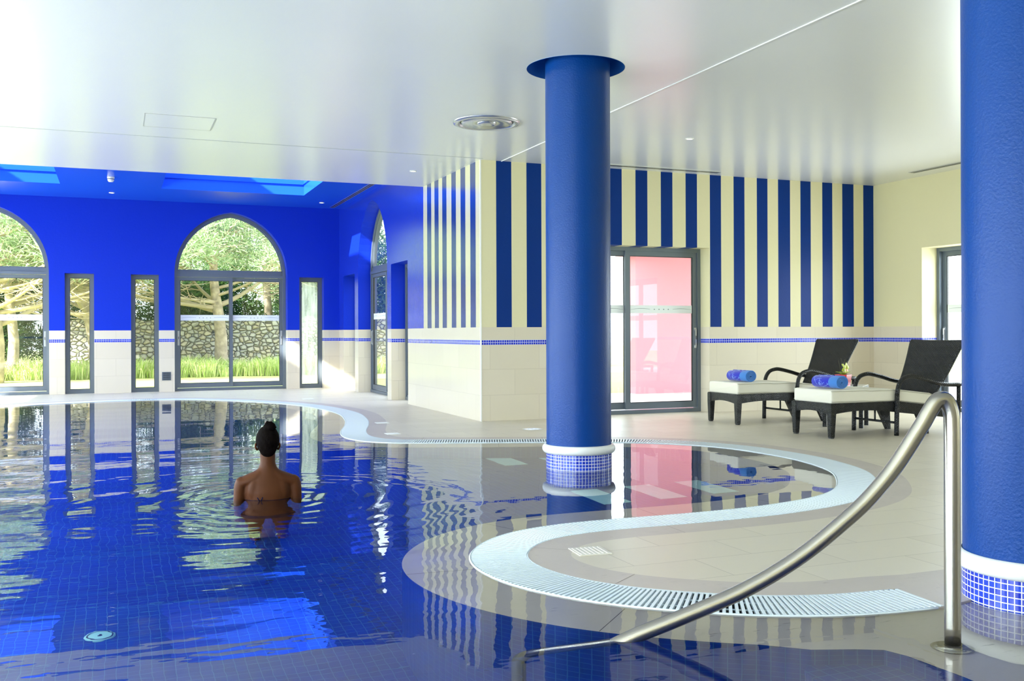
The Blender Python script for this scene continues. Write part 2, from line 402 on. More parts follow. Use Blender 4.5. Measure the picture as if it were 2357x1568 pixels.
XL, XS, XR, YF, YB, YW, YR = -4.3, 4.2, 10.38, 11.45, 19.75, 13.87, -4.3
ZC, ZB = 3.25, 3.62
# deck
mb = MB()
room = [(XL-.3, YR-.3), (XR+.6, YR-.3), (XR+.6, YF+.32), (XS+.3, YF+.32), (XS+.3, YB+.3), (XL-.3, YB+.3)]
mb.poly([room, bloop], 0.0)
floor = tag(mb.build('floor', M_deck), 'pale beige limestone tile floor around the pool', 'floor', kind='structure')
mb = MB(); mb.poly([bloop, gloop], 0.0); mb.poly([bloop, gloop], -.02, flip=True)
M_joint1 = simple('border_joint', (.22, .18, .15), .8)
for i in range(30, len(W)-10, 28):
    nn0 = Nn[i]; t = Vector((nn0.y, -nn0.x, 0))*.0013; a, b = W[i]+nn0*(GW+.008), W[i]+nn0*(BW-.003)
    if min((b-q).length for q in W[max(0, i-60):i+60]) < BW-.05: continue
    mb.add([(*(a-t).xy, .0006), (*(b-t).xy, .0006), (*(b+t).xy, .0006), (*(a+t).xy, .0006)], [(0, 1, 2, 3)], 1)
tag(mb.build('trim_1', [M_border, M_joint1]), 'pitted travertine border band following the curved gutter', 'border', kind='structure')
# submerged coping
mb = MB(); mb.poly([waterloop, cfull], -.035)
n = len(waterloop)
for i in range(n):
    a = waterloop[i]; b = waterloop[(i+1) % n]
    mb.add([(a[0], a[1], -.035), (b[0], b[1], -.035), (b[0], b[1], .0), (a[0], a[1], .0)], [(0, 1, 2, 3)])
for i in range(20, len(W)-10, 21):
    p, nn0 = W[i], Nn[i]; t = Vector((nn0.y, -nn0.x, 0))*.0018
    a, b = p-nn0*.002, p+nn0*(CW+.004)
    mb.add([(*(a-t).xy, -.0345), (*(b-t).xy, -.0345), (*(b+t).xy, -.0345), (*(a+t).xy, -.0345)], [(3, 2, 1, 0)], 1)
M_joint = simple('dark_joint', (.10, .08, .06), .8)
tag(mb.build('trim_2', [M_border, M_joint]), 'submerged stone coping along the pool edge', 'coping', kind='structure')
# pool shell
def floorz(x, y):
    t = min(1, max(0, (x-1.2)/1.7)); s_ = min(1, max(0, (y-4.6)/.9)); t = t*s_
    return -1.22+.42*t*t*(3-2*t)
mb = MB(); n = len(cfull); acc = 0
for i in range(n):
    a = cfull[i]; b = cfull[(i+1) % n]; L = math.dist(a, b)
    mb.add([(a[0], a[1], -1.35), (b[0], b[1], -1.35), (b[0], b[1], -.036), (a[0], a[1], -.036)], [(0, 1, 2, 3)], uvs=[[(acc, -1.35), (acc+L, -1.35), (acc+L, -.036), (acc, -.036)]]); acc += L
gx = [-4+.3*i for i in range(34)]; gy = [-3.6+.3*i for i in range(73)]
vs_ = [(x, y, floorz(x, y)) for y in gy for x in gx]; nx = len(gx)
mb.add(vs_, [(j*nx+i, j*nx+i+1, (j+1)*nx+i+1, (j+1)*nx+i) for j in range(len(gy)-1) for i in range(nx-1)], smooth=True)
tag(mb.build('pool_basin', M_poolmos), 'blue mosaic pool basin under the water', 'swimming pool', kind='structure')
# entry steps in the near right corner
mb = MB()
def rrect(x0, y0, x1, y1, r, z0, z1):
    pts = [(x1, y0), (x1, y1)] + [(x0+r-r*math.sin(a), y1-r+r*math.cos(a)) for a in [PI/2*k/8 for k in range(9)]] + [(x0, y0)]
    mb.poly([pts], z1)
    for i in range(len(pts)):
        a, b = pts[i], pts[(i+1) % len(pts)]
        mb.add([(a[0], a[1], z0), (b[0], b[1], z0), (b[0], b[1], z1), (a[0], a[1], z1)], [(3, 2, 1, 0)])
rrect(2.18, 1.2, 2.55, 2.82, .12, -1.3, -.20)
rrect(1.86, 1.2, 2.5, 2.9, .14, -1.3, -.42)
rrect(1.54, 1.2, 2.4, 3.0, .16, -1.3, -.66)
tag(mb.build('pool_steps', M_poolmos), 'submerged blue mosaic steps in the near right corner of the pool', 'steps', kind='structure')
# water
mb = MB(); mb.poly([waterloop], -.005)
tag(mb.build('pool_water', M_water), 'clear rippled pool water mirroring the windows and stripes', 'water', kind='stuff')

# gutter grate
gr = empty('gutter_grate', (0, 0, 0)); tag(gr, 'white slatted overflow grate curving round the whole pool edge', 'grate')
mb = MB(); S = resample([tuple(p) for p in W], .026)
def nrm_at(P, i):
    t = (P[min(i+2, len(P)-1)]-P[max(i-2, 0)]).normalized(); return Vector((-t.y, t.x, 0)), t
for i in range(len(S)):
    nn, t = nrm_at(S, i); p = S[i]
    a = p+nn*.006; b = p+nn*(GW-.006)
    # fan correction: keep the outer pitch from overlapping on tight bends
    w0 = .0068
    ip = S[min(i+1, len(S)-1)]; nn2, _ = nrm_at(S, min(i+1, len(S)-1)); dout = ((ip+nn2*GW)-(p+nn*GW)).dot(t)
    w1 = min(.0075, max(.0022, dout*.29)) if i < len(S)-1 else w0
    q = [a-t*w0, b-t*w1, b+t*w1, a+t*w0]
    vs_ = [(v.x, v.y, -.018) for v in q]+[(v.x, v.y, .0015) for v in q]
    mb.add(vs_, [(4, 5, 6, 7), (0, 1, 5, 4), (1, 2, 6, 5), (2, 3, 7, 6), (3, 0, 4, 7)])
for d in (.09, .195):
    mb.tube([(S[i]+nrm_at(S, i)[0]*d)+Vector((0, 0, -.011)) for i in range(0, len(S), 3)], .004, 4)
mb.build('slats', M_slat, gr)
mb = MB(); S2 = S[::3]
for i in range(len(S2)-1):
    n0, _ = nrm_at(S2, i); n1, _ = nrm_at(S2, i+1); a, b = S2[i], S2[i+1]; A, B = a+n0*GW, b+n1*GW
    D = -.13
    mb.add([(a.x, a.y, D), (b.x, b.y, D), (B.x, B.y, D), (A.x, A.y, D)], [(0, 1, 2, 3)])
    mb.add([(a.x, a.y, D), (b.x, b.y, D), (b.x, b.y, -.002), (a.x, a.y, -.002)], [(0, 1, 2, 3)])
    mb.add([(A.x, A.y, D), (B.x, B.y, D), (B.x, B.y, -.001), (A.x, A.y, -.001)], [(3, 2, 1, 0)])
mb.build('channel', M_chan, gr)
mb = MB()
for d, z in ((.0, -.0), (GW, 0)):
    mb.tube([(S[i]+nrm_at(S, i)[0]*d)+Vector((0, 0, -.004)) for i in range(0, len(S), 2)], .0055, 4)
mb.build('edge_rim', M_slat, gr)

# ------------------------------------------------------------ walls
def arch_pts(xc, hw, spring, z0=0.0, rise=1.2, k=14):
    R = (hw*hw+rise*rise)/(2*hw); pts = [(xc-hw, z0)]
    pr = []
    for i in range(k+1):
        a = math.acos((R-hw)/R)*i/k; pr.append((R-hw-R*math.cos(a) if False else (R-R*math.cos(a))-hw, R*math.sin(a)))
    L = [(xc+x, spring+z) for x, z in pr]
    Rr = [(xc-x, spring+z) for x, z in reversed(pr[:-1])]
    return pts+L+Rr+[(xc+hw, z0)]
def rect(u0, z0, u1, z1): return [(u0, z0), (u0, z1), (u1, z1), (u1, z0)]
def wall(name, axis, pos, outer, holes, th, mats, label):
    """axis 'y': plane y=pos, u=x ; axis 'x': plane x=pos, u=y. th signed depth away from the room"""
    f = (lambda d: (lambda u, v: (u, pos+d, v))) if axis == 'y' else (lambda d: (lambda u, v: (pos+d, u, v)))
    mb = MB(); holes = [[(u, v if v > 1e-6 else -.012) for u, v in h] for h in holes]
    mb.poly([outer]+holes, 0, 0, to3=f(0)); mb.poly([outer]+holes, 0, 2, flip=True, to3=f(th))
    for lp in [outer]+holes:
        n = len(lp)
        for i in range(n):
            a, b = lp[i], lp[(i+1) % n]
            mb.add([f(0)(*a), f(0)(*b), f(th)(*b), f(th)(*a)], [(0, 1, 2, 3)], 0 if (lp is not outer and abs(a[1]-b[1]) < 1e-6 and a[1] > 1) and name == 'wall_front' else 1)
    return tag(mb.build(name, mats), label, 'wall', kind='structure')
ac = 2.10; hw = 1.062
backholes = [arch_pts(ac, hw, 2.26, .0), arch_pts(ac-4.29, hw, 2.26, .0), rect(-.868, 0, -.372, 2.225), rect(.265, 0, .762, 2.225), rect(3.398, 0, 3.885, 2.225)]
wall('wall_back', 'y', YB, rect(XL, -.3, XS+.3, ZB), backholes, .42, [M_blue, M_blue, M_out], 'deep blue back wall with arched openings over stone wainscot')
sideholes = [arch_pts(17.03, 1.06, 2.26), rect(14.715, 0, 15.748, 2.235), rect(18.38, 0, 19.36, 2.235)]
sideholes[1] = rect(14.73, 0, 15.72, 2.235); sideholes[2] = rect(18.37, 0, 19.36, 2.235)
wall('wall_side', 'x', XS, rect(YF+.004, -.3, YB, ZB), sideholes, .33, [M_side, M_blue, M_out], 'side wall, pale striped near corner turning blue with arched door')
wall('wall_front', 'y', YF, rect(XS+.012, -.3, XR, ZC+.02), [rect(5.27, 0, 7.53, 2.25)], .32, [M_front, M_cream, M_out], 'cream wall with dark blue vertical stripes above stone wainscot')
wall('wall_right', 'x', XR, rect(YR, -.3, YF+.32, ZC+.02), [rect(8.0, 0, 10.515, 2.26), rect(3.2, 0, 5.7, 2.26), rect(-1.5, 0, 1.0, 2.26)], .38, [M_cream, M_cream, M_out], 'cream right wall with a glazed opening behind the loungers')
lh = [rect(15.97, 0, 18.09, 2.24), rect(14.73, 0, 15.72, 2.235), rect(18.37, 0, 19.36, 2.235)]
lh += [rect(y0, 0, y0+2.9, 2.4) for y0 in (-3.6, -.3, 3.0, 6.3, 9.6)]
wall('wall_left', 'x', XL, rect(YR, -.3, YB, ZB), lh, -.4, [M_whitepaint, M_whitepaint, M_out], 'left wall of wide glazed openings out of the picture')
wall('wall_rear', 'y', YR, rect(XL, -.3, XR+.3, ZC+.02), [rect(7.4, 0, 9.8, 2.4)], -.4, [M_cream, M_cream, M_out], 'cream rear wall behind the camera')

# ceilings
def circle(cx, cy_, r, n=48): return [(cx+r*math.cos(2*PI*k/n), cy_+r*math.sin(2*PI*k/n)) for k in range(n)]
P1 = (3.52, 7.27); P2 = (3.505, 2.955); COLR = .40
mb = MB(); cl = [(XL-.4, YR-.4), (XR+.4, YR-.4), (XR+.4, YF+.32), (XS+.3, YF+.32), (XS+.001, YF+.32), (XS+.001, YW), (XL-.4, YW)]
cl = [(XL-.4, YR-.4), (XR+.4, YR-.4), (XR+.4, YF+.32), (XS, YF+.32), (XS, YW), (XL-.4, YW)]
mb.poly([cl, circle(3.48, 7.22, COLR), circle(P2[0], P2[1], COLR)], ZC, flip=True)
mb.add([(XL-.4, YW, ZC), (XS, YW, ZC), (XS, YW, ZB+.02), (XL-.4, YW, ZB+.02)], [(3, 2, 1, 0)])
mb.poly([cl], ZC+.5)
tag(mb.build('ceiling', M_ceil), 'smooth white satin ceiling', 'ceiling', kind='structure')
SK = [(.74, 15.1, 3.19, 18.03), (-3.31, 15.1, -.855, 18.03)]
mb = MB(); mb.poly([[(XL-.4, YW), (XS, YW), (XS, YB), (XL-.4, YB)]]+[[(a, b), (c, b), (c, d), (a, d)] for a, b, c, d in SK], ZB, flip=True)
for a, b, c, d in SK:
    q = [(a, b), (c, b), (c, d), (a, d)]
    for i in range(4):
        u, v = q[i], q[(i+1) % 4]
        mb.add([(*u, ZB), (*v, ZB), (*v, ZB+1.2), (*u, ZB+1.2)], [(0, 1, 2, 3)])
        mb.add([(u[0], u[1], ZB+.19), (v[0], v[1], ZB+.19), (v[0]*.98+.02*(a+c)/2, v[1]*.98+.02*(b+d)/2, ZB+.19), (u[0]*.98+.02*(a+c)/2, u[1]*.98+.02*(b+d)/2, ZB+.19)], [(0, 1, 2, 3)])
tag(mb.build('ceiling', M_blueceil), 'raised blue satin ceiling with skylight shafts over far pool', 'ceiling', kind='structure')
mb = MB(); mb.poly([[(XL-.4, YW-.1), (XS+.3, YW-.1), (XS+.3, YB+.4), (XL-.4, YB+.4)]]+[[(a, b), (c, b), (c, d), (a, d)] for a, b, c, d in SK], ZB+1.22)
tag(mb.build('roof', M_out), 'flat roof above the far end of the hall', 'roof', kind='structure')
for k, (a, b, c, d) in enumerate(SK):
    sk = empty('window_%d' % (k+20), ((a+c)/2, (b+d)/2, ZB+1.2)); tag(sk, ['skylight in blue ceiling in front of the centre arched door', 'skylight in blue ceiling at the left picture edge'][k], 'skylight', kind='structure')
    mb = MB(); mb.box((a, b, .0), (c, d, .008)); o = mb.build('pane', M_glass); o.parent = sk; o.matrix_parent_inverse = Matrix.Translation((-(a+c)/2, -(b+d)/2, 0))
    mb = MB()
    for x0, y0, x1, y1 in ((a, b, a+.05, d), (c-.05, b, c, d), (a+.05, b, c-.05, b+.05), (a+.05, d-.05, c-.05, d)): mb.box((x0, y0, -.05), (x1, y1, .03))
    o = mb.build('skylight_frame', M_frame); o.parent = sk; o.matrix_parent_inverse = Matrix.Translation((-(a+c)/2, -(b+d)/2, 0))
# ceiling joints
mb = MB(); mb.box((XL, 11.35, ZC-.004), (XS, 11.362, ZC+.001)); tag(mb.build('trim_3', simple('joint_grey', (.45, .47, .48), .5)), 'thin ceiling joint crossing towards the striped corner', 'joint', kind='structure')  # ceiling joint drawn as a thin darker grey strip
JX = 4.6
mb = MB(); mb.box((4.480, YR, ZC-.006), (4.492, YF, ZC+.001)); tag(mb.build('trim_4', simple('joint_light', (.95, .95, .95), .4)), 'thin pale ceiling joint running over the column side', 'joint', kind='structure')
# corner bead
mb = MB(); mb.box((XS-.004, YF-.004, 0), (XS+.012, YF+.012, ZC)); tag(mb.build('trim_5', simple('corner_bead', (.85, .85, .82), .4)), 'white corner bead where the striped walls meet', 'corner trim', kind='structure')

# ------------------------------------------------------------ windows and doors (local: x along the wall, y outwards, z up)
M_mist = bpy.data.materials.new('misted_glass'); M_mist.use_nodes = True
nt = M_mist.node_tree; nt.nodes.clear(); o_ = N(nt, 'ShaderNodeOutputMaterial'); t_ = N(nt, 'ShaderNodeBsdfTransparent'); d_ = N(nt, 'ShaderNodeBsdfTranslucent'); d_.inputs[0].default_value = (.85, .9, .88, 1)
tc = N(nt, 'ShaderNodeTexCoord'); mp = N(nt, 'ShaderNodeMapping'); mp.inputs['Scale'].default_value = (14, 1, 1.6); nt.links.new(tc.outputs['Object'], mp.inputs[0])
nn_ = noisec(nt, mp.outputs[0], 1, 5); mr_ = N(nt, 'ShaderNodeMapRange'); mr_.inputs['From Min'].default_value = .3; mr_.inputs['From Max'].default_value = .75; mr_.inputs['To Min'].default_value = .12; mr_.inputs['To Max'].default_value = .6
nt.links.new(nn_, mr_.inputs['Value']); mx_ = N(nt, 'ShaderNodeMixShader'); nt.links.new(mr_.outputs[0], mx_.inputs[0]); nt.links.new(t_.outputs[0], mx_.inputs[1]); nt.links.new(d_.outputs[0], mx_.inputs[2]); nt.links.new(mx_.outputs[0], o_.inputs[0])

def inset_arch(pts, d):
    # offset a polyline (open, base to base) inwards
    P = [Vector((p[0], p[1], 0)) for p in pts]; out = []
    for i, p in enumerate(P):
        t0 = (p-P[i-1]).normalized() if i > 0 else (P[1]-p).normalized()
        t1 = (P[i+1]-p).normalized() if i < len(P)-1 else t0
        n0 = Vector((t0.y, -t0.x, 0)); n1 = Vector((t1.y, -t1.x, 0)); n = (n0+n1).normalized(); k = d/max(.3, n.dot(n0))
        q = p+n*k; out.append((q.x, q.y))
    return out
def frame_strip(mb, pts, d, y0, y1, closed=False):
    inn = inset_arch(pts, d); n = len(pts)
    for i in range(n-1):
        a, b, c, e = pts[i], pts[i+1], inn[i+1], inn[i]
        F = [(a[0], y0, a[1]), (b[0], y0, b[1]), (c[0], y0, c[1]), (e[0], y0, e[1])]; K = [(q[0], y1, q[2]) for q in F]
        mb.add(F+K, [(0, 1, 2, 3), (7, 6, 5, 4), (3, 2, 6, 7), (1, 0, 4, 5)])
    return inn
def rect_frame(mb, x0, z0, x1, z1, w, y0, y1, wb=None):
    wb = wb or w
    mb.box((x0, y0, z0), (x0+w, y1, z1)); mb.box((x1-w, y0, z0), (x1, y1, z1))
    mb.box((x0+w, y0, z0), (x1-w, y1, z0+wb)); mb.box((x0+w, y0, z1-w), (x1-w, y1, z1))
def ornament(mb, xc, z, y, w):
    """thin printed sweeps and four small marks on the frosted safety strip"""
    for sgn in (-1, 1):
        pts = []
        for k in range(9):
            t = k/8; x = xc+sgn*(w*.16+t*w*.26); pts.append((x, y, z+.004+.012*math.sin(t*PI*.9)-.010*t))
        for k in range(8):
            a, b = pts[k], pts[k+1]; h = .006*(1-abs(k/8-.35))
            mb.add([(a[0], y, a[2]-h*.5), (b[0], y, b[2]-h*.5), (b[0], y, b[2]+h*.5), (a[0], y, a[2]+h*.5)], [(0, 1, 2, 3)] if sgn > 0 else [(3, 2, 1, 0)], 1)
    for k in range(4):
        x = xc+(k-1.5)*w*.065; mb.box((x-.008, y-.0005, z-.006), (x+.008, y, z+.008), 1)
def sash(parent, x0, x1, zt, y, handle_side, arm=.062, strip=True):
    mb = MB(); rect_frame(mb, x0, .06, x1, zt, arm, y, y+.035, .085)
    s_ = mb.build('sash_frame', M_frame, parent)
    mb = MB(); rect_frame(mb, x0+arm, .145, x1-arm, zt-arm, .008, y+.006, y+.03); mb.build('gasket', M_rubber, s_)
    mb = MB(); mb.box((x0+arm, y+.016, .145), (x1-arm, y+.022, zt-arm)); mb.build('pane', M_glass, s_)
    if strip:
        mb = MB(); mb.box((x0+arm, y+.012, 1.358), (x1-arm, y+.0155, 1.468)); ornament(mb, (x0+x1)/2, 1.412, y+.0115, x1-x0)
        mb.build('safety_strip', [M_frost, M_orn], s_)
    if handle_side:
        hx = x0+arm*.5 if handle_side < 0 else x1-arm*.5
        mb = MB(); mb.box((hx-.018, y-.008, .88), (hx+.018, y, 1.16)); mb.box((hx-.009, y-.03, .90), (hx+.009, y-.018, 1.14))
        mb.box((hx-.009, y-.018, .90), (hx+.009, y-.008, .92)); mb.box((hx-.009, y-.018, 1.12), (hx+.009, y-.008, 1.14)); mb.box((hx-.005, y-.0315, 1.0), (hx+.005, y-.03, 1.05), 1)
        mb.build('handle', [M_framelight, M_dark], s_)
def arch_door(name, loc, rz, label, hw=1.06):
    d = empty(name, loc, rz); tag(d, label, 'door', kind='structure')
    pts = arch_pts(0, hw, 2.26, .0)
    mb = MB(); inn = frame_strip(mb, pts, .055, 0, .11); mb.box((-hw+.002, -.006, .002), (hw-.002, .13, .05))
    mb.box((-hw+.01, -.006, 2.205), (hw-.01, .1, 2.255)); mb.box((-hw+.054, .02, 2.2551), (hw-.054, .1, 2.325)); mb.build('door_frame', M_frame, d)
    mb = MB(); ap = [p for p in inn if p[1] > 2.3]; ap = [(-hw+.055, 2.325)]+ap+[(hw-.055, 2.325)]
    mb.poly([ap], 0, to3=lambda u, v: (u, .05, v)); mb.build('arch_pane', M_glass, d)
    mb = MB(); frame_strip(mb, [(x, z) for x, z in ap], .022, .03, .06); mb.box((-hw+.055, .03, 2.325), (hw-.055, .06, 2.345)); mb.build('arch_sash', M_frame, d)
    sash(d, -hw+.05, .035, 2.20, .02, -1); sash(d, -.035, hw-.05, 2.20, .06, 1)
    return d
def slide_door(name, loc, rz, label, hw, zt, handles=(0, 1)):
    d = empty(name, loc, rz); tag(d, label, 'door', kind='structure')
    mb = MB(); rect_frame(mb, -hw, 0, hw, zt, .05, 0, .12); mb.build('door_frame', M_frame, d)
    sash(d, -hw+.045, .04, zt-.045, .06, -1 if handles[0] else 0, .07); sash(d, -.04, hw-.045, zt-.045, .02, 1 if handles[1] else 0, .07)
    return d
def narrow(name, loc, rz, label, hw, zt, mist=False):
    d = empty(name, loc, rz); tag(d, label, 'window', kind='structure')
    mb = MB(); rect_frame(mb, -hw, 0, hw, zt, .055, 0, .09); rect_frame(mb, -hw+.055, .055, hw-.055, zt-.055, .022, .015, .07); mb.build('window_frame', M_frame, d)
    mb = MB(); rect_frame(mb, -hw+.077, .077, hw-.077, zt-.077, .007, .02, .06); mb.build('gasket', M_rubber, d)
    mb = MB(); mb.box((-hw+.077, .04, .077), (hw-.077, .046, zt-.077)); mb.build('pane', M_mist if mist else M_glass, d)
    return d
YD = YB+.20
arch_door('door_1', (ac, YD, 0), 0, 'pointed arch sliding door in the middle of the blue back wall')
arch_door('door_2', (ac-4.29, YD, 0), 0, 'pointed arch sliding door cut by the left picture edge')
narrow('window_1', (-.62, YD, 0), 0, 'narrow window right of the arched door at the picture edge', .248, 2.225)
narrow('window_2', (.5135, YD, 0), 0, 'narrow window just left of the central arched door', .248, 2.225)
narrow('window_3', (3.6415, YD, 0), 0, 'narrow misted window between central arched door and blue corner', .2435, 2.225, True)
arch_door('door_3', (XS+.235, 17.03, 0), -PI/2, 'pointed arch door in the side wall seen edge on')
narrow('window_4', (XS+.235, 15.225, 0), -PI/2, 'narrow side wall window beside the striped section', .495, 2.235)
narrow('window_5', (XS+.235, 18.865, 0), -PI/2, 'narrow side wall window nearest the far corner', .495, 2.235)
slide_door('door_4', (6.40, YF+.215, 0), 0, 'grey framed sliding glass door behind the round blue column', 1.13, 2.25)
slide_door('door_5', (XR+.27, 9.2575, 0), -PI/2, 'grey framed glass door behind the loungers partly hidden by the near column', 1.2575, 2.26, (1, 1))
for k, (yc, hw_) in enumerate([(4.45, 1.25), (-.25, 1.25)]): slide_door('door_%d' % (6+k), (XR+.27, yc, 0), -PI/2, 'sliding glass door in right wall outside the picture', hw_, 2.26)
for k, y0 in enumerate((-3.6, -.3, 3.0, 6.3, 9.6)): slide_door('door_%d' % (8+k), (XL-.24, y0+1.45, 0), PI/2, 'wide sliding glass door in left wall outside the picture', 1.45, 2.4)
slide_door('door_13', (8.6, YR-.24, 0), PI, 'sliding glass door in rear wall outside the picture', 1.2, 2.4)
slide_door('door_17', (XL-.24, 17.03, 0), PI/2, 'far sliding glass door in left wall outside the picture', 1.06, 2.24)
narrow('window_6', (XL-.235, 15.225, 0), PI/2, 'narrow window in left wall outside the picture', .495, 2.235)
narrow('window_7', (XL-.235, 18.865, 0), PI/2, 'narrow far window in left wall outside the picture', .495, 2.235)

# ------------------------------------------------------------ columns
def column(P, label):
    c = empty('round_column', (P[0], P[1], 0)); tag(c, label, 'column')
    R = .265
    mb = MB(); mb.lathe([(R, .16), (R, 1.0), (R, 2.2), (R, 3.72)], 64); mb.build('shaft', M_column, c)
    mb = MB(); mb.lathe([(R+.02*math.cos(a)*1.55+.004, .155+.036*math.sin(a)) for a in [-PI/2+PI*k/10 for k in range(11)]], 64); mb.build('collar_ring', M_ringw, c)
    mb = MB(); mb.lathe([(R+.004, -1.3), (R+.004, .13)], 64); mb.build('mosaic_base', M_colmos, c)
    return c
column(P1, 'tall round blue column standing in the pool bay')
column(P2, 'large blue column cut by the right picture edge beside handrail')
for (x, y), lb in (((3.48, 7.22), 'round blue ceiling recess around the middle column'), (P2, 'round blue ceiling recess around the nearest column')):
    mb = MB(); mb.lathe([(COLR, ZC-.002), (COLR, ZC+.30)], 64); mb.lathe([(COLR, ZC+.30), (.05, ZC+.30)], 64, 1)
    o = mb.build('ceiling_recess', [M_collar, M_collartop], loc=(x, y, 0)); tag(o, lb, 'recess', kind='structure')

# ------------------------------------------------------------ ceiling fittings
def diffuser():
    d = empty('air_diffuser', (0, 0, 0))
    mb = MB(); mb.lathe([(.345, 0), (.34, -.014), (.30, -.022), (.285, -.012), (.275, .02), (.272, -.001)], 64); mb.build('outer_ring', M_pipe, d)
    mb = MB(); mb.lathe([(.272, -.001), (.02, -.001)], 48); mb.build('throat', M_dark, d)
    mb = MB(); mb.lathe([(.262, -.004), (.255, -.012), (.245, -.020), (.10, -.006), (.09, -.004)], 64); mb.build('cone', M_pipe, d)
    mb = MB(); mb.lathe([(.10, -.008), (.095, -.022), (.08, -.03), (.03, -.022), (.001, -.021)], 48); mb.build('centre_cone', M_pipe, d)
    return d
D1 = diffuser(); D1.location = (3.52, 9.40, ZC); tag(D1, 'round metal air diffuser in ceiling left of the middle column', 'air vent', 'round ceiling air diffusers')
D2 = copy_tree(D1); D2.location = (3.50, 5.03, ZC); tag(D2, 'round metal air diffuser just cut by the top picture edge')
def downlight(x, y, z, lb):
    d = empty('ceiling_downlight', (x, y, z)); tag(d, lb, 'light', 'small recessed ceiling lights')
    mb = MB(); mb.lathe([(.048, 0), (.046, -.006), (.034, -.007), (.032, -.001)], 24); mb.build('bezel', M_ringw, d)
    mb = MB(); mb.lathe([(.033, -.002), (.001, -.002)], 24); mb.build('lamp', simple('lamp_glow', (1, .95, .8), .5, emit=(1, .93, .78), estr=4), d)
downlight(3.666, 12.57, ZC, 'small downlight in white ceiling near the blue edge')
downlight(5.92, 9.38, ZC, 'small downlight in white ceiling right of middle column')
downlight(-.06, 18.88, ZB, 'small downlight in blue ceiling below the smoke detector')
downlight(3.69, 18.92, ZB, 'small downlight in blue ceiling near the far right corner')
sm = empty('smoke_detector', (-.066, 17.0, ZB)); tag(sm, 'white smoke detector on the blue ceiling', 'smoke detector')
mb = MB(); mb.lathe([(.055, 0), (.055, -.02), (.05, -.022)], 24); mb.build('base', M_ringw, sm)
mb = MB(); mb.lathe([(.05, -.022), (.05, -.05), (.035, -.075), (.001, -.078)], 24); mb.build('housing', M_ringw, sm)
mb = MB(); mb.lathe([(.0505, -.03), (.0505, -.038)], 24); mb.build('sensor_slot', M_dark, sm)
def slot(x0, y0, x1, y1, z, lb):
    cx_, cyy = (x0+x1)/2, (y0+y1)/2; d = empty('slot_diffuser', (cx_, cyy, z)); tag(d, lb, 'air vent')
    X, Y = (x1-x0)/2, (y1-y0)/2
    mb = MB(); w = .012
    for a in ((-X, -Y, -X+w, Y), (X-w, -Y, X, Y), (-X+w, -Y, X-w, -Y+w), (-X+w, Y-w, X-w, Y)): mb.box((a[0], a[1], -.006), (a[2], a[3], .001))
    mb.build('slot_frame', M_pipe, d)
    mb = MB(); mb.box((-X+w, -Y+w, -.002), (X-w, Y-w, .0005)); mb.build('slot', M_dark, d)
    mb = MB()
    if X > Y: mb.box((-X+w, -.006, -.005), (X-w, .006, -.002))
    else: mb.box((-.006, -Y+w, -.005), (.006, Y-w, -.002))
    mb.build('blade', M_pipe, d)
slot(5.2, 11.17, 7.54, 11.27, ZC, 'long slot air vent in ceiling above the glass door')
slot(9.95, 8.2, 10.05, 10.31, ZC, 'long slot air vent in ceiling by the right wall')
slot(3.97, 14.4, 4.07, 19.56, ZB, 'long slot air vent in the blue ceiling along side wall')
mb = MB(); mb.box((.26, 10.19, ZC-.003), (.935, 10.84, ZC+.001)); hp = empty('ceiling_hatch', (.6, 10.5, ZC)); tag(hp, 'white square access hatch in the ceiling over the pool', 'hatch')
mb = MB(); rect_ = [(-.335, -.32, .335, -.312), (-.335, .312, .335, .32), (-.335, -.312, -.327, .312), (.327, -.312, .335, .312)]
for a in rect_: mb.box((a[0], a[1], -.004), (a[2], a[3], .001))
mb.build('hatch_frame', simple('hatch_frame_grey', (.5, .5, .48), .5), hp)
mb = MB(); mb.box((-.326, -.311, -.0025), (.326, .311, .001)); mb.build('hatch_panel', M_ceil, hp)
# wall vent
wv = empty('wall_vent', (.89, YB, .30)); tag(wv, 'small square grey wall grille low beside the arched door', 'vent')
mb = MB(); rect_frame(mb, -.08, -.08, .08, .08, .012, -.012, .001)
mb.build('grille_frame', M_frame, wv)
mb = MB(); mb.box((-.068, -.003, -.068), (.068, 0, .068)); mb.build('backing', M_dark, wv)
mb = MB()
for k in range(6): mb.box((-.062+.022*k, -.01, -.066), (-.054+.022*k, -.004, .066))
for z in (-.04, 0, .04): mb.box((-.066, -.0105, z-.004), (.066, -.009, z+.004))
mb.build('slats', M_frame, wv)

# ------------------------------------------------------------ handrail
ax, ay = 2.724, 2.623; ux, uy = (1.709-ax), (3.115-ay); L_ = math.hypot(ux, uy); ux /= L_; uy /= L_
hr = empty('pool_handrail', (ax, ay, -.035)); tag(hr, 'curved stainless steel handrail rising from the water beside near column', 'handrail')
ctl = [(0, -.0), (0, .3), (0, .6), (0, .76), (.004, .82), (.022, .858), (.050, .856), (.078, .815), (.106, .765), (.196, .622), (.286, .511), (.377, .424), (.498, .322), (.62, .238), (.742, .169), (.865, .113), (.988, .06), (1.112, .008), (1.25, -.06), (1.40, -.125), (1.49, -.175), (1.525, -.23), (1.53, -.30), (1.53, -.5), (1.53, -1.18)]
pts = catmull([(s*ux, s*uy, z+.035) for s, z in ctl], 5)
mb = MB(); mb.tube(pts, .0275, 24); mb.build('rail', M_steel, hr)
mb = MB(); mb.lathe([(.072, .0), (.073, .008), (.066, .014), (.032, .018), (.029, .03)], 40)
mb.build('flange', M_steel, hr)
for k in range(3):
    a = 2*PI*k/3+.5; mb = MB(); mb.lathe([(.009, .010), (.009, .022), (.001, .025)], 12, c=(.052*math.cos(a), .052*math.sin(a))); mb.build('bolt', M_steel, hr)

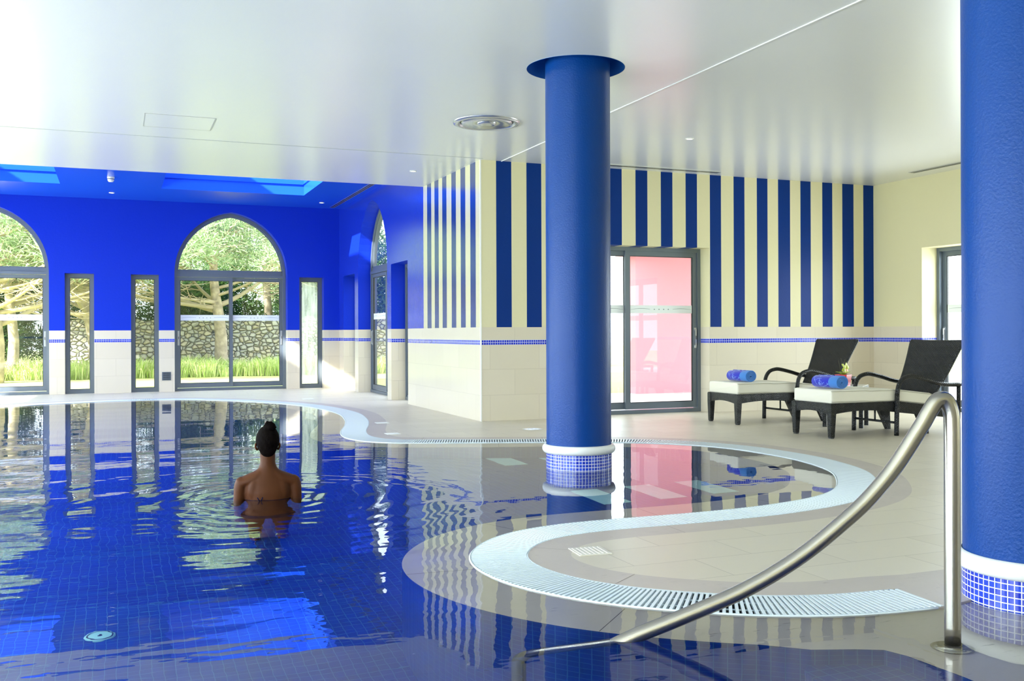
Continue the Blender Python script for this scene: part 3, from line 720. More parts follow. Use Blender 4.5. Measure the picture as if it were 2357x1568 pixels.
# ------------------------------------------------------------ deck fittings
def lid(x, y, s, lb, rz=0, m=M_ringw, nm='skimmer_lid'):
    d = empty(nm, (x, y, 0), rz); tag(d, lb, 'cover')
    mb = MB(); mb.box((-s, -s, .0005), (s, s, .004)); mb.build('plate', m, d)
    mb = MB()
    for k in range(7): q = -s*.8+s*1.6*k/6; mb.box((q-.003, -s*.85, .004), (q+.003, s*.85, .0055))
    mb.build('ribs', m, d)
lid(2.205, 4.43, .085, 'square white cover plate set in the peninsula tiles', -.1, simple('white_plate', (.80, .76, .66), .4))
lid(3.02, 11.75, .075, 'square pale lid in deck near the striped wall, farther one', 0)
lid(2.80, 10.44, .075, 'square pale lid in deck near the striped wall, nearer one', 0)
lid(2.98, 16.55, .09, 'square pale lid in the far deck near window', 0)
lid(4.40, 10.28, .085, 'small square floor drain just left of the middle column', .2, M_pipe, 'floor_drain')
# pool floor fittings
def pooldisc(x, y, z, lb):
    d = empty('floor_inlet', (x, y, z)); tag(d, lb, 'pool inlet')
    mt = simple('pale_plastic', (.25, .55, .55), .4)
    mb = MB(); mb.lathe([(.072, 0), (.071, .008), (.05, .014), (.012, .016)], 32); mb.build('disc', mt, d)
    mb = MB(); mb.lathe([(.012, .0165), (.001, .0165)], 16); 
    mb.lathe([(.055, .0142), (.062, .0122)], 32); mb.build('slot_ring', M_dark, d)
pooldisc(-.08, 5.18, floorz(-.08, 5.18)+.002, 'pale round inlet disc on the pool floor at lower left')
pl = empty('pool_wall_lamp', (1.285, 4.38, -.50), math.atan2(.05, -.99)); tag(pl, 'pale round underwater fitting on the pool wall below the peninsula', 'pool lamp')
mb = MB(); vs0 = [(-.0, .07*math.cos(2*PI*k/24), .07*math.sin(2*PI*k/24)) for k in range(24)]
mb.add(vs0+[(.025, y*.8, z*.8) for _, y, z in vs0], [(k, (k+1) % 24, 24+(k+1) % 24, 24+k) for k in range(24)]+[tuple(range(24, 48))]); mb.build('lens', simple('pale_lens', (.6, .85, .85), .3), pl)
mb = MB(); mb.tube([(0, .078*math.cos(2*PI*k/24), .078*math.sin(2*PI*k/24)) for k in range(24)], .008, 6, closed=True); mb.build('bezel', M_ringw, pl)
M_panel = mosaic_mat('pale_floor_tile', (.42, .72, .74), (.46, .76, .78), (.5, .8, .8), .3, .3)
pp = None
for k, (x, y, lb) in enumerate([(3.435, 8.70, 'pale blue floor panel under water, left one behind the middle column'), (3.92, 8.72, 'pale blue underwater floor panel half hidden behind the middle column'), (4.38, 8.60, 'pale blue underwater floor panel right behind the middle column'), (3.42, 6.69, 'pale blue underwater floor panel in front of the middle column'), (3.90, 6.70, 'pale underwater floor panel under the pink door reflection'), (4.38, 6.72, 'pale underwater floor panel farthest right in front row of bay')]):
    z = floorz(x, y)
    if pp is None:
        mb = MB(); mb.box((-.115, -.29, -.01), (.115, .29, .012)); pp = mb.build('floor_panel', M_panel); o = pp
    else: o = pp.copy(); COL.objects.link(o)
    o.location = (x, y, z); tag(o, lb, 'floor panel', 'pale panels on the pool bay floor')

# ------------------------------------------------------------ loungers
def wicker_mat():
    m, nt, b = nmat('black_wicker'); tc = N(nt, 'ShaderNodeTexCoord')
    br = brick(nt, tc.outputs['UV'], .022, .011, .0016, (.006, .007, .009), (.003, .004, .005), (.0005, .0005, .0005), smooth=1)
    sep = N(nt, 'ShaderNodeSeparateXYZ'); nt.links.new(tc.outputs['UV'], sep.inputs[0])
    nt.links.new(br.outputs['Color'], b.inputs['Base Color']); b.inputs['Roughness'].default_value = .25; b.inputs['Specular IOR Level'].default_value = .4
    su = mth(nt, 'SINE', mth(nt, 'MULTIPLY', sep.outputs['X'], PI/.013)); sv = mth(nt, 'SINE', mth(nt, 'MULTIPLY', sep.outputs['Y'], PI/.010))
    h = mth(nt, 'ADD', mth(nt, 'MULTIPLY', mth(nt, 'MULTIPLY', su, sv), .0022), mth(nt, 'MULTIPLY', br.outputs['Fac'], -.001))
    bumpn(nt, h, 1.0, b); return m
M_wick = wicker_mat()
M_cush = simple('cream_fabric', (.80, .76, .64), .8, bump=.0006, bscale=200)
M_pip = simple('cream_piping', (.55, .52, .42), .8)
def extr(mb, prof, y0, y1):
    n = len(prof)
    # prof: list of (x, ztop, zbot)
    for i in range(n-1):
        a, b = prof[i], prof[i+1]
        v = [(a[0], y0, a[2]), (b[0], y0, b[2]), (b[0], y0, b[1]), (a[0], y0, a[1]), (a[0], y1, a[2]), (b[0], y1, b[2]), (b[0], y1, b[1]), (a[0], y1, a[1])]
        mb.add(v, [(0, 1, 2, 3), (7, 6, 5, 4), (3, 2, 6, 7), (4, 5, 1, 0)]+([(4, 0, 3, 7)] if i == 0 else [])+([(1, 5, 6, 2)] if i == n-2 else []))
def tube_uv(mb, pts, r, n=10, flat=1.0):
    """tube with wrapped-strand uvs"""
    k0 = len(mb.f); mb.tube(pts, r, n, flat=flat); P = [Vector(p) for p in pts]; acc = [0]
    for i in range(len(P)-1): acc.append(acc[-1]+(P[i+1]-P[i]).length)
    for i in range(len(P)-1):
        for k in range(n):
            mb.uv[k0+i*n+k] = [(acc[i]*1.0, .012*k), (acc[i], .012*(k+1)), (acc[i+1], .012*(k+1)), (acc[i+1], .012*k)]
def make_lounger():
    t = empty('sun_lounger')
    HW = .31
    def zt(x): return .36 if x < .86 else .36-.10*(x-.86)/.89
    def zb(x): return .243+.035*math.sin(PI*min(1, max(0, x/.86)))**.8 if x < .86 else zt(x)-.115
    mb = MB(); xs = [.0+.86*k/12 for k in range(13)]+[.86+.89*k/6 for k in range(1, 7)]
    for s in (-1, 1): extr(mb, [(x, zt(x), zb(x)) for x in xs], s*HW-(.03 if s > 0 else 0), s*HW+(.03 if s < 0 else 0))
    ys = [-HW+.03+(2*HW-.06)*k/10 for k in range(11)]
    for i in range(10):
        for x0, x1, zt_, dz in ((0, .03, .36, 0), (1.72, 1.75, .26, 0)):
            a, b = ys[i], ys[i+1]; za = (.245 if x0 == 0 else .16)+.03*math.sin(PI*i/10); zc = (.245 if x0 == 0 else .16)+.03*math.sin(PI*(i+1)/10)
            v = [(x0, a, za), (x1, a, za), (x1, b, zc), (x0, b, zc), (x0, a, zt_), (x1, a, zt_), (x1, b, zt_), (x0, b, zt_)]
            mb.add(v, [(0, 3, 2, 1), (4, 5, 6, 7), (1, 2, 6, 5), (3, 0, 4, 7)])
    # deck under the cushion
    for i in range(len(xs)-1):
        a, b = xs[i], xs[i+1]
        mb.add([(a, -HW+.03, zt(a)-.012), (b, -HW+.03, zt(b)-.012), (b, HW-.03, zt(b)-.012), (a, HW-.03, zt(a)-.012)], [(0, 1, 2, 3)])
    mb.build('seat_frame', M_wick, t)
    for s in (-1, 1):
        mb = MB(); y = s*(HW-.028)
        q = [(-.004, y-.032, .25), (.062, y-.032, .25), (.062, y+.032, .25), (-.004, y+.032, .25)]
        lo_ = [(.002, y-.024, .012), (.048, y-.024, .012), (.048, y+.024, .012), (.002, y+.024, .012)]
        tp = [(v[0], v[1], .352) for v in q]
        mb.add(lo_+q+tp, [(3, 2, 1, 0), (0, 1, 5, 4), (1, 2, 6, 5), (2, 3, 7, 6), (3, 0, 4, 7), (4, 5, 9, 8), (5, 6, 10, 9), (6, 7, 11, 10), (7, 4, 8, 11), (8, 9, 10, 11)])
        lg = mb.build('leg', M_wick, t)
        mb = MB(); mb.box((.006, y-.02, 0), (.044, y+.02, .013)); mb.build('foot_cap', M_rubber, lg)
    for s in (-1, 1):
        y = s*(HW+.012)
        mb = MB(); tube_uv(mb, catmull([(.845, y, .0), (.848, y, .15), (.852, y, .30), (.856, y, .44)], 3), .025, 12); mb.build('leg', M_wick, t)
        mb = MB(); tube_uv(mb, catmull([(.856, y, .43), (.875, y, .525), (.93, y, .595), (1.02, y, .622), (1.10, y, .618), (1.25, y, .585), (1.40, y, .545), (1.55, y, .522), (1.735, y, .519)], 5), .0235, 12)
        tube_uv(mb, [(1.712, y, .515), (1.712, y, .40), (1.712, y, .25)], .022, 10); mb.build('armrest', M_wick, t)
        mb = MB(); y = s*(HW-.03)
        v = []
        for (x0, x1, z) in ((1.26, 1.31, 0), (1.14, 1.30, .22)): v += [(x0, y-.02, z), (x1, y-.02, z), (x1, y+.02, z), (x0, y+.02, z)]
        mb.add(v, [(3, 2, 1, 0), (0, 1, 5, 4), (1, 2, 6, 5), (2, 3, 7, 6), (3, 0, 4, 7), (4, 5, 6, 7)]); mb.build('leg', M_wick, t)
    mb = MB(); mb.tube([(.85, -HW, .135), (.85, HW, .135)], .013, 10); mb.tube([(.85, 0, .135), (.85, 0, .26)], .010, 8); mb.build('stretcher', M_wick, t)
    # backrest: curved, flaring towards the top
    prof = catmull([(1.355, .33, .262), (1.40, .42, .27), (1.46, .52, .285), (1.54, .645, .31), (1.625, .81, .338), (1.70, .965, .368), (1.715, .995, .372)], 4)
    mb = MB(); nx_ = 12
    def bp(i, j, dd):
        p = prof[i]; q = prof[min(i+1, len(prof)-1)]; r0 = prof[max(i-1, 0)]; tx, tz = q.x-r0.x, q.y-r0.y; l = math.hypot(tx, tz); nx2, nz2 = tz/l, -tx/l
        w = p.z*(2*j/nx_-1); bow = .012*(1-(2*j/nx_-1)**2)
        return (p.x+nx2*(dd+bow), w, p.y+nz2*(dd+bow))
    m_ = len(prof)
    acc = [0]
    for i in range(m_-1): acc.append(acc[-1]+math.hypot(prof[i+1].x-prof[i].x, prof[i+1].y-prof[i].y))
    for dd, fl in ((0, 0), (.032, 1)):
        v = [bp(i, j, dd) for i in range(m_) for j in range(nx_+1)]; fs = []; uvs = []
        for i in range(m_-1):
            for j in range(nx_):
                q = [(i, j), (i, j+1), (i+1, j+1), (i+1, j)]
                if fl: q = q[::-1]
                fs.append(tuple(a*(nx_+1)+b for a, b in q)); uvs.append([(prof[a].z*(2*b/nx_-1), acc[a]) for a, b in q])
        mb.add(v, fs, 0, True, uvs)
    # rims
    for j in (0, nx_): tube_uv(mb, [Vector(bp(i, j, .016)) for i in range(m_)], .019, 8)
    tube_uv(mb, [Vector(bp(m_-1, j, .016)) for j in range(nx_+1)], .019, 8); tube_uv(mb, [Vector(bp(0, j, .016)) for j in range(nx_+1)], .019, 8)
    mb.build('backrest', M_wick, t)
    # cushion: rounded, follows the frame
    mb = MB(); xs = [.012, .02, .04]+[.04+1.28*k/16 for k in range(1, 16)]+[1.34, 1.36, 1.368]
    th = .130
    def ct(x): return zt(x)+th+(.006 if x < .5 else 0)
    sec = []
    for x in xs:
        e = min(x-.012, 1.368-x); r = .02; k = r-math.sqrt(max(0, r*r-(r-min(e, r))**2)) if e < r else 0
        zb_ = zt(x)-.002+k*.6; z1 = ct(x)-k*.6; w = .302-k*.6-(.0 if x < .8 else .012); ring = []
        for (sy, sz) in ((-1, -1), (1, -1), (1, 1), (-1, 1)):
            cyy = sy*(w-.02); cz = (zb_+.02) if sz < 0 else (z1-.02)
            a0 = {(-1, -1): PI, (1, -1): 1.5*PI, (1, 1): 0, (-1, 1): .5*PI}[(sy, sz)]
            for q in range(5): a = a0+q/4*PI/2; ring.append((x, cyy+.02*math.cos(a), cz+.02*math.sin(a)))
        sec.append(ring)
    nr = len(sec[0]); mb.add([p for r in sec for p in r], [(i*nr+k, i*nr+(k+1) % nr, (i+1)*nr+(k+1) % nr, (i+1)*nr+k)[::-1] for i in range(len(sec)-1) for k in range(nr)]+[tuple(range(nr)), tuple(reversed([(len(sec)-1)*nr+k for k in range(nr)]))], 0, True)
    cu = mb.build('cushion', M_cush, t)
    mb = MB()
    for dz in (-.012, -th+.012):
        pth = [(x, -.305+(.012 if x > .8 else 0), ct(x)+dz) for x in xs[1:-1]]+[(x, .305-(.012 if x > .8 else 0), ct(x)+dz) for x in reversed(xs[1:-1])]
        mb.tube(pth, .0042, 6, closed=True)
    mb.build('piping', M_pip, cu)
    return t
lo1 = make_lounger(); lo1.location = (6.785, 8.41, 0)
tag(lo1, 'black wicker sun lounger with cream cushion, nearer to the handrail', 'sun lounger', 'black wicker loungers by the striped wall')
lo2 = copy_tree(lo1); lo2.location = (6.795, 10.06, 0)
tag(lo2, 'black wicker sun lounger with cream cushion, nearer to the glass door')

# towels
def towel_mat():
    m, nt, b = nmat('towel_terry'); tc = N(nt, 'ShaderNodeTexCoord'); sp = N(nt, 'ShaderNodeSeparateXYZ'); nt.links.new(tc.outputs['Object'], sp.inputs[0])
    wv_ = N(nt, 'ShaderNodeTexVoronoi'); wv_.feature = 'DISTANCE_TO_EDGE'; wv_.inputs['Scale'].default_value = 13
    mp = N(nt, 'ShaderNodeMapping'); mp.inputs['Scale'].default_value = (1, .8, 1.3); nz_ = N(nt, 'ShaderNodeTexNoise'); nz_.inputs['Scale'].default_value = 18
    nt.links.new(tc.outputs['Object'], nz_.inputs['Vector'])
    va = N(nt, 'ShaderNodeVectorMath'); va.operation = 'MULTIPLY_ADD'; nt.links.new(nz_.outputs['Color'], va.inputs[0]); va.inputs[1].default_value = (.09, .09, .09); nt.links.new(tc.outputs['Object'], va.inputs[2])
    nt.links.new(va.outputs[0], mp.inputs[0]); nt.links.new(mp.outputs[0], wv_.inputs['Vector'])
    n2 = noisec(nt, tc.outputs['Object'], 9, 2)
    line = mth(nt, 'MULTIPLY', mth(nt, 'LESS_THAN', wv_.outputs['Distance'], .035), mth(nt, 'GREATER_THAN', n2, .49))
    dark = mix(nt, line, (.012, .02, .48), (.18, .30, .75))
    near = mth(nt, 'LESS_THAN', sp.outputs['Y'], -.07)
    c = mix(nt, near, dark, (.055, .22, .62)); nt.links.new(c, b.inputs['Base Color']); b.inputs['Roughness'].default_value = .95; b.inputs['Sheen Weight'].default_value = .3
    bumpn(nt, noisec(nt, tc.outputs['Object'], 220, 3), .002, b); return m
M_towel = towel_mat()
def make_towel():
    mb = MB(); turns = 5.2; n = 150; H = .20; pts = []
    for k in range(n+1):
        t = k/n; a = t*turns*2*PI; r = .008+.0645*t; pts.append((r, a))
    def ring(r, a, y, e=0): return (r*math.cos(a)*1.08, y, r*math.sin(a)*.93)
    ysl = [(-H, -.0022), (-H+.004, 0), (H-.004, 0), (H, -.0022)]
    vs_ = []
    for (r, a) in pts:
        th = .0050
        for y, e in ysl: vs_.append(ring(r+th+e, a, y))
        for y, e in reversed(ysl): vs_.append(ring(max(.002, r-th-e), a, y))
    fs = []
    for k in range(n):
        for q in range(8): fs.append((k*8+q, k*8+(q+1) % 8, (k+1)*8+(q+1) % 8, (k+1)*8+q))
    fs.append(tuple(n*8+q for q in range(8)))
    mb.add(vs_, fs, 0, True); return mb.build('rolled_towel', M_towel)
tw = make_towel(); tw.location = (7.035, 8.425, .568); tag(tw, 'rolled blue patterned towel on the lounger nearer the handrail', 'towel', 'rolled towels on the loungers')
tw2 = tw.copy(); COL.objects.link(tw2); tw2.location = (7.045, 10.03, .568); tag(tw2, 'rolled blue patterned towel on the lounger nearer the glass door')

# side table and flower pot
st = empty('side_table', (7.885, 9.16, 0), .70); tag(st, 'small black wicker side table between the two loungers', 'table')
mb = MB(); h_ = .225
for a, b in (((-h_, -h_, .39), (h_, -h_+.025, .47)), ((-h_, h_-.025, .39), (h_, h_, .47)), ((-h_, -h_+.025, .39), (-h_+.025, h_-.025, .47)), ((h_-.025, -h_+.025, .39), (h_, h_-.025, .47)), ((-h_+.025, -h_+.025, .455), (h_-.025, h_-.025, .468))): mb.box(a, b)
mb.build('table_frame', M_wick, st)
mb = MB(); mb.box((-h_+.004, -h_+.004, .471), (h_-.004, h_-.004, .478)); mb.build('table_top', simple('white_glass_top', (.75, .8, .78), .08), st)
for sx in (-1, 1):
    for sy in (-1, 1): mb = MB(); mb.box((sx*.2-.022, sy*.2-.022, 0), (sx*.2+.022, sy*.2+.022, .40)); mb.build('leg', M_wick, st)
fp = empty('potted_orchid', (7.80, 9.10, .478), .45); fp.scale = (1.12, 1.12, 1.2); tag(fp, 'yellow orchid in a square red pot on the wicker side table', 'plant')
mb = MB(); b0, b1 = .052, .064
v = [(-b0, -b0, 0), (b0, -b0, 0), (b0, b0, 0), (-b0, b0, 0), (-b1, -b1, .105), (b1, -b1, .105), (b1, b1, .105), (-b1, b1, .105), (-b1+.006, -b1+.006, .105), (b1-.006, -b1+.006, .105), (b1-.006, b1-.006, .105), (-b1+.006, b1-.006, .105), (-b1+.008, -b1+.008, .085), (b1-.008, -b1+.008, .085), (b1-.008, b1-.008, .085), (-b1+.008, b1-.008, .085)]
mb.add(v, [(3, 2, 1, 0), (0, 1, 5, 4), (1, 2, 6, 5), (2, 3, 7, 6), (3, 0, 4, 7), (4, 5, 9, 8), (5, 6, 10, 9), (6, 7, 11, 10), (7, 4, 8, 11), (8, 9, 13, 12), (9, 10, 14, 13), (10, 11, 15, 14), (11, 8, 12, 15), (12, 13, 14, 15)])
mb.build('pot', simple('red_glazed_pot', (.55, .01, .02), .12), fp)
def petal(mb, c, d, w, l, upv, mi=0):
    c = Vector(c); d = Vector(d).normalized(); s = d.cross(Vector(upv)).normalized(); n_ = s.cross(d)
    P = []
    for k, (t, ww, hh) in enumerate([(0, .15, 0), (.3, .8, .12), (.6, 1, .16), (.85, .6, .08), (1, .05, -.02)]):
        for j in (-1, 0, 1): P.append(c+d*l*t+s*w*ww*j*.5+n_*(l*hh-abs(j)*w*.12))
    mb.add(P, [(3*i+j, 3*i+j+1, 3*i+j+4, 3*i+j+3) for i in range(4) for j in range(2)], mi, True)
mb = MB(); fc = Vector((-.02, -.03, .165))
for k in range(5): a = 2*PI*k/5+.3; petal(mb, fc, (math.cos(a), -.25, math.sin(a)), .042, .058, (0, -1, 0))
fc2 = Vector((.03, .0, .17))
for k in range(5): a = 2*PI*k/5; petal(mb, fc2, (math.cos(a)*.7, -.5*math.cos(a)-.2, math.sin(a)), .038, .05, (0, -1, .2))
mb.build('blooms', simple('yellow_green_petal', (.72, .78, .14), .5), fp)
M_lip = simple('orange_red_lip', (.7, .12, .03), .5)
for q in (fc, fc2): mb = MB(); petal(mb, q+Vector((0, -.006, -.004)), (0, -.5, -.8), .03, .03, (0, -1, 0)); mb.build('bloom_lip', M_lip, fp)
mb = MB()
for k in range(7): a = 2*PI*k/7; petal(mb, (0, 0, .09), (math.cos(a), math.sin(a), .55), .035, .085, (0, 0, 1))
mb.build('leaves', simple('lime_leaf', (.35, .50, .06), .5), fp)
mb = MB()
for dx, dy, tx, ty, h in ((.02, .02, .015, .02, .17), (.03, .01, .035, .0, .16), (.015, .03, .0, .03, .15), (.04, .03, .05, .01, .13)): mb.tube([(dx, dy, .09), (dx+tx*.5, dy+ty*.5, .09+h*.6), (dx+tx, dy+ty, .09+h)], .0016, 5)
mb.build('twigs', simple('dark_twig', (.08, .07, .03), .7), fp)

# ------------------------------------------------------------ bather
def loft(mb, secs, n=24, mi=0):
    """secs: (centre, rx, ry, tilt axis direction) elliptical rings; first and last are closed"""
    vs_ = []; m = len(secs)
    for i, (c, rx, ry) in enumerate(secs):
        c = Vector(c); t = (Vector(secs[min(i+1, m-1)][0])-Vector(secs[max(i-1, 0)][0])).normalized()
        x = Vector((1, 0, 0)); x = (x-t*x.dot(t)).normalized() if abs(t.x) < .95 else Vector((0, 0, 1)); y = t.cross(x)
        for k in range(n): a = 2*PI*k/n; vs_.append(c+x*rx*math.cos(a)+y*ry*math.sin(a))
    fs = [(i*n+k, i*n+(k+1) % n, (i+1)*n+(k+1) % n, (i+1)*n+k) for i in range(m-1) for k in range(n)]
    fs += [tuple(reversed(range(n))), tuple((m-1)*n+k for k in range(n))]
    mb.add(vs_, fs, mi, True)
def ellipsoid(mb, c, rx, ry, rz, n=20, f=None):
    c = Vector(c); vs_ = [c+Vector((0, 0, -rz))]; 
    for i in range(1, n):
        ph = -PI/2+PI*i/n
        for k in range(2*n):
            a = PI*k/n; d = Vector((math.cos(ph)*math.cos(a), math.cos(ph)*math.sin(a), math.sin(ph))); s_ = f(d) if f else 1
            vs_.append(c+Vector((d.x*rx, d.y*ry, d.z*rz))*s_)
    vs_.append(c+Vector((0, 0, rz))); N2 = 2*n; fs = []
    for k in range(N2): fs.append((0, 1+(k+1) % N2, 1+k)); fs.append((len(vs_)-1, 1+(n-2)*N2+k, 1+(n-2)*N2+(k+1) % N2))
    for i in range(n-2):
        for k in range(N2): fs.append((1+i*N2+k, 1+i*N2+(k+1) % N2, 1+(i+1)*N2+(k+1) % N2, 1+(i+1)*N2+k))
    mb.add(vs_, fs, 0, True)
M_skin = simple('backlit_skin', (.075, .024, .0075), .5, spec=.14, var=.08, vscale=6, bump=.0004, bscale=60)  # skin colour darkened to carry the backlit silhouette
M_hair = simple('dark_brown_hair', (.004, .0025, .002), .8, spec=.05, bump=.004, bscale=45)
M_bik = simple('dark_navy_swimwear', (.006, .007, .03), .9, spec=.1)
pe = empty('person', (.945, 6.745, 0), -.12); tag(pe, 'person seen from behind, dark hair in a bun, standing chest deep in water', 'person')
mb = MB()
loft(mb, [((0, .0, -.60), .150, .105), ((0, 0, -.54), .172, .118), ((0, 0, -.45), .165, .110), ((0, 0, -.33), .132, .092), ((0, 0, -.24), .127, .09), ((0, .01, -.12), .142, .105), ((0, .01, -.02), .152, .108), ((0, .0, .05), .160, .098), ((0, -.005, .10), .158, .082), ((0, -.008, .14), .125, .066), ((0, -.008, .17), .085, .056), ((0, -.004, .20), .060, .052), ((0, .0, .235), .050, .051), ((0, .006, .30), .050, .052), ((0, .012, .34), .048, .05)], 32)
ellipsoid(mb, (0, .028, .372), .069, .088, .098, 18, lambda d: 1-.10*max(0, -d.z)*max(0, abs(d.x)))
ellipsoid(mb, (0, .060, .300), .045, .050, .040, 12)      # jaw
loft(mb, [((0, .110, .375), .008, .006), ((0, .122, .352), .010, .008), ((0, .128, .336), .013, .010), ((0, .115, .330), .010, .008)], 10)   # nose
ellipsoid(mb, (0, .108, .306), .022, .012, .006, 8); ellipsoid(mb, (0, .106, .298), .019, .012, .007, 8)  # lips
for s in (-1, 1):
    ellipsoid(mb, (s*.030, .100, .372), .014, .012, .009, 8)      # eyelids
    loft(mb, [((s*.014, .108, .392), .005, .006), ((s*.032, .108, .396), .006, .007), ((s*.048, .092, .390), .005, .006)], 8)  # brow
    loft(mb, [((s*.066, .012, .315), .006, .010), ((s*.075, .004, .328), .007, .014), ((s*.081, .000, .345), .007, .018), ((s*.079, .000, .360), .006, .015), ((s*.070, .006, .368), .004, .008)], 12)  # ear
    # shoulder slope, deltoid, arm
    loft(mb, [((s*.012, -.008, .180), .036, .040), ((s*.045, -.010, .162), .036, .050), ((s*.085, -.008, .140), .036, .056), ((s*.125, -.004, .122), .037, .057), ((s*.158, 0, .108), .038, .052), ((s*.180, 0, .085), .038, .044)], 20)
    loft(mb, [((s*.160, 0, .138), .020, .028), ((s*.170, 0, .118), .036, .043), ((s*.175, 0, .095), .041, .048), ((s*.180, 0, .06), .042, .048), ((s*.184, 0, .01), .039, .045), ((s*.188, .002, -.06), .036, .042), ((s*.196, .004, -.14), .034, .038), ((s*.204, .01, -.20), .033, .036), ((s*.205, .03, -.235), .032, .033)], 22)
    loft(mb, [((s*.205, .015, -.22), .032, .032), ((s*.202, .07, -.245), .034, .033), ((s*.190, .14, -.25), .030, .028), ((s*.172, .21, -.25), .024, .021), ((s*.162, .245, -.25), .024, .016)], 18)
    ellipsoid(mb, (s*.078, -.058, .050), .052, .022, .075, 12)   # shoulder blade
    # palm and fingers
    loft(mb, [((s*.163, .238, -.25), .024, .016), ((s*.158, .28, -.252), .037, .014), ((s*.153, .32, -.256), .040, .013), ((s*.150, .335, -.258), .036, .011)], 16)
    for q, (dx, l) in enumerate(((-.030, .066), (-.010, .078), (.010, .073), (.029, .058))):
        x0 = s*.150+dx*s*-1
        loft(mb, [((x0, .322, -.257), .0085, .0085), ((x0+s*-dx*.1, .335+l*.4, -.262), .0082, .008), ((x0+s*-dx*.15, .335+l*.75, -.270), .0075, .007), ((x0+s*-dx*.15, .335+l, -.280), .005, .005)], 10)
    loft(mb, [((s*.130, .262, -.252), .012, .011), ((s*.110, .290, -.254), .0105, .010), ((s*.098, .318, -.260), .009, .0085), ((s*.092, .340, -.266), .006, .006)], 10)
    # legs
    loft(mb, [((s*.085, 0, -.52), .080, .095), ((s*.088, .0, -.62), .082, .090), ((s*.088, .01, -.74), .068, .074), ((s*.088, .01, -.86), .052, .056), ((s*.088, .005, -.92), .048, .052), ((s*.088, -.008, -1.00), .048, .054), ((s*.088, -.005, -1.08), .038, .042), ((s*.088, .0, -1.16), .030, .034), ((s*.088, .0, -1.205), .034, .036)], 22)
    loft(mb, [((s*.088, -.045, -1.18), .024, .022), ((s*.090, .0, -1.19), .034, .026), ((s*.095, .07, -1.198), .040, .019), ((s*.098, .13, -1.203), .040, .014), ((s*.098, .165, -1.207), .028, .009)], 18)
    ellipsoid(mb, (s*.07, -.055, -.56), .085, .065, .075, 12)
    ellipsoid(mb, (s*.075, .085, -.03), .060, .045, .055, 12)
body = mb.build('body', M_skin, pe)
rm = body.modifiers.new('fuse', 'REMESH'); rm.mode = 'VOXEL'; rm.voxel_size = .0055; rm.use_smooth_shade = True
sm_ = body.modifiers.new('soft', 'SMOOTH'); sm_.factor = .6; sm_.iterations = 5
mb = MB()
ellipsoid(mb, (0, .008, .385), .078, .094, .098, 22, lambda d: (1+.012*math.sin(d.x*60+d.z*9))*(1 if d.y < .25 or d.z > .35 else max(.72, 1-.28*(d.y-.25)/.2)))
loft(mb, [((0, -.02, .36), .070, .060), ((0, -.028, .32), .058, .042), ((0, -.030, .295), .045, .030), ((0, -.028, .275), .024, .018), ((0, -.026, .262), .008, .006)], 24)
hair = mb.build('hair', M_hair, pe)
rm = hair.modifiers.new('fuse', 'REMESH'); rm.mode = 'VOXEL'; rm.voxel_size = .004; rm.use_smooth_shade = True
mb = MB()
ellipsoid(mb, (.012, -.022, .470), .043, .040, .034, 16, lambda d: 1+.07*math.sin(d.x*14+d.z*10)+.04*math.sin(d.y*23))
loft(mb, [((-.012, -.02, .49), .010, .012), ((0, -.03, .505), .014, .012), ((.018, -.035, .503), .012, .010), ((.04, -.03, .488), .010, .009), ((.05, -.03, .468), .006, .006)], 10)
mb.build('hair_bun', M_hair, hair)
mb = MB(); r2 = random.Random(3)
for k in range(4):
    x = r2.uniform(-.04, .04); p0 = Vector((x*.7, -.045+abs(x)*.3, .295)); p1 = p0+Vector((r2.uniform(-.008, .008), -.004, -.02)); p2 = p1+Vector((r2.uniform(-.014, .014), -.002, -.016))
    mb.tube([p0, p1, p2], .0008, 4)
mb.build('loose_strands', M_hair, hair)
mb = MB(); n = 48
for z, rr in ((0, 1), (1, 1)): pass
ring = [(.158*math.cos(2*PI*k/n), .01+.113*math.sin(2*PI*k/n)) for k in range(n)]
mb.add([(x, y, -.030) for x, y in ring]+[(x, y, -.004) for x, y in ring], [(k, (k+1) % n, n+(k+1) % n, n+k) for k in range(n)], 0, True)
mb.tube([(-.05, -.098, -.012), (-.062, -.115, .004), (-.07, -.112, .018)], .004, 6); mb.tube([(-.05, -.098, -.012), (-.04, -.112, .006), (-.036, -.114, .018)], .004, 6)
for s in (-1, 1): ellipsoid(mb, (s*.075, .092, -.03), .064, .047, .056, 10)
mb.build('bikini_top', M_bik, pe)
mb = MB(); zz_ = [(-.50, .176, .122), (-.55, .180, .126), (-.60, .165, .12)]
for i in range(2):
    a, b = zz_[i], zz_[i+1]
    mb.add([(a[1]*math.cos(2*PI*k/n), a[2]*math.sin(2*PI*k/n), a[0]) for k in range(n)]+[(b[1]*math.cos(2*PI*k/n), b[2]*math.sin(2*PI*k/n), b[0]) for k in range(n)], [(k, n+k, n+(k+1) % n, (k+1) % n) for k in range(n)], 0, True)
for s in (-1, 1): ellipsoid(mb, (s*.07, -.057, -.56), .088, .067, .077, 12)
mb.build('bikini_bottom', M_bik, pe)

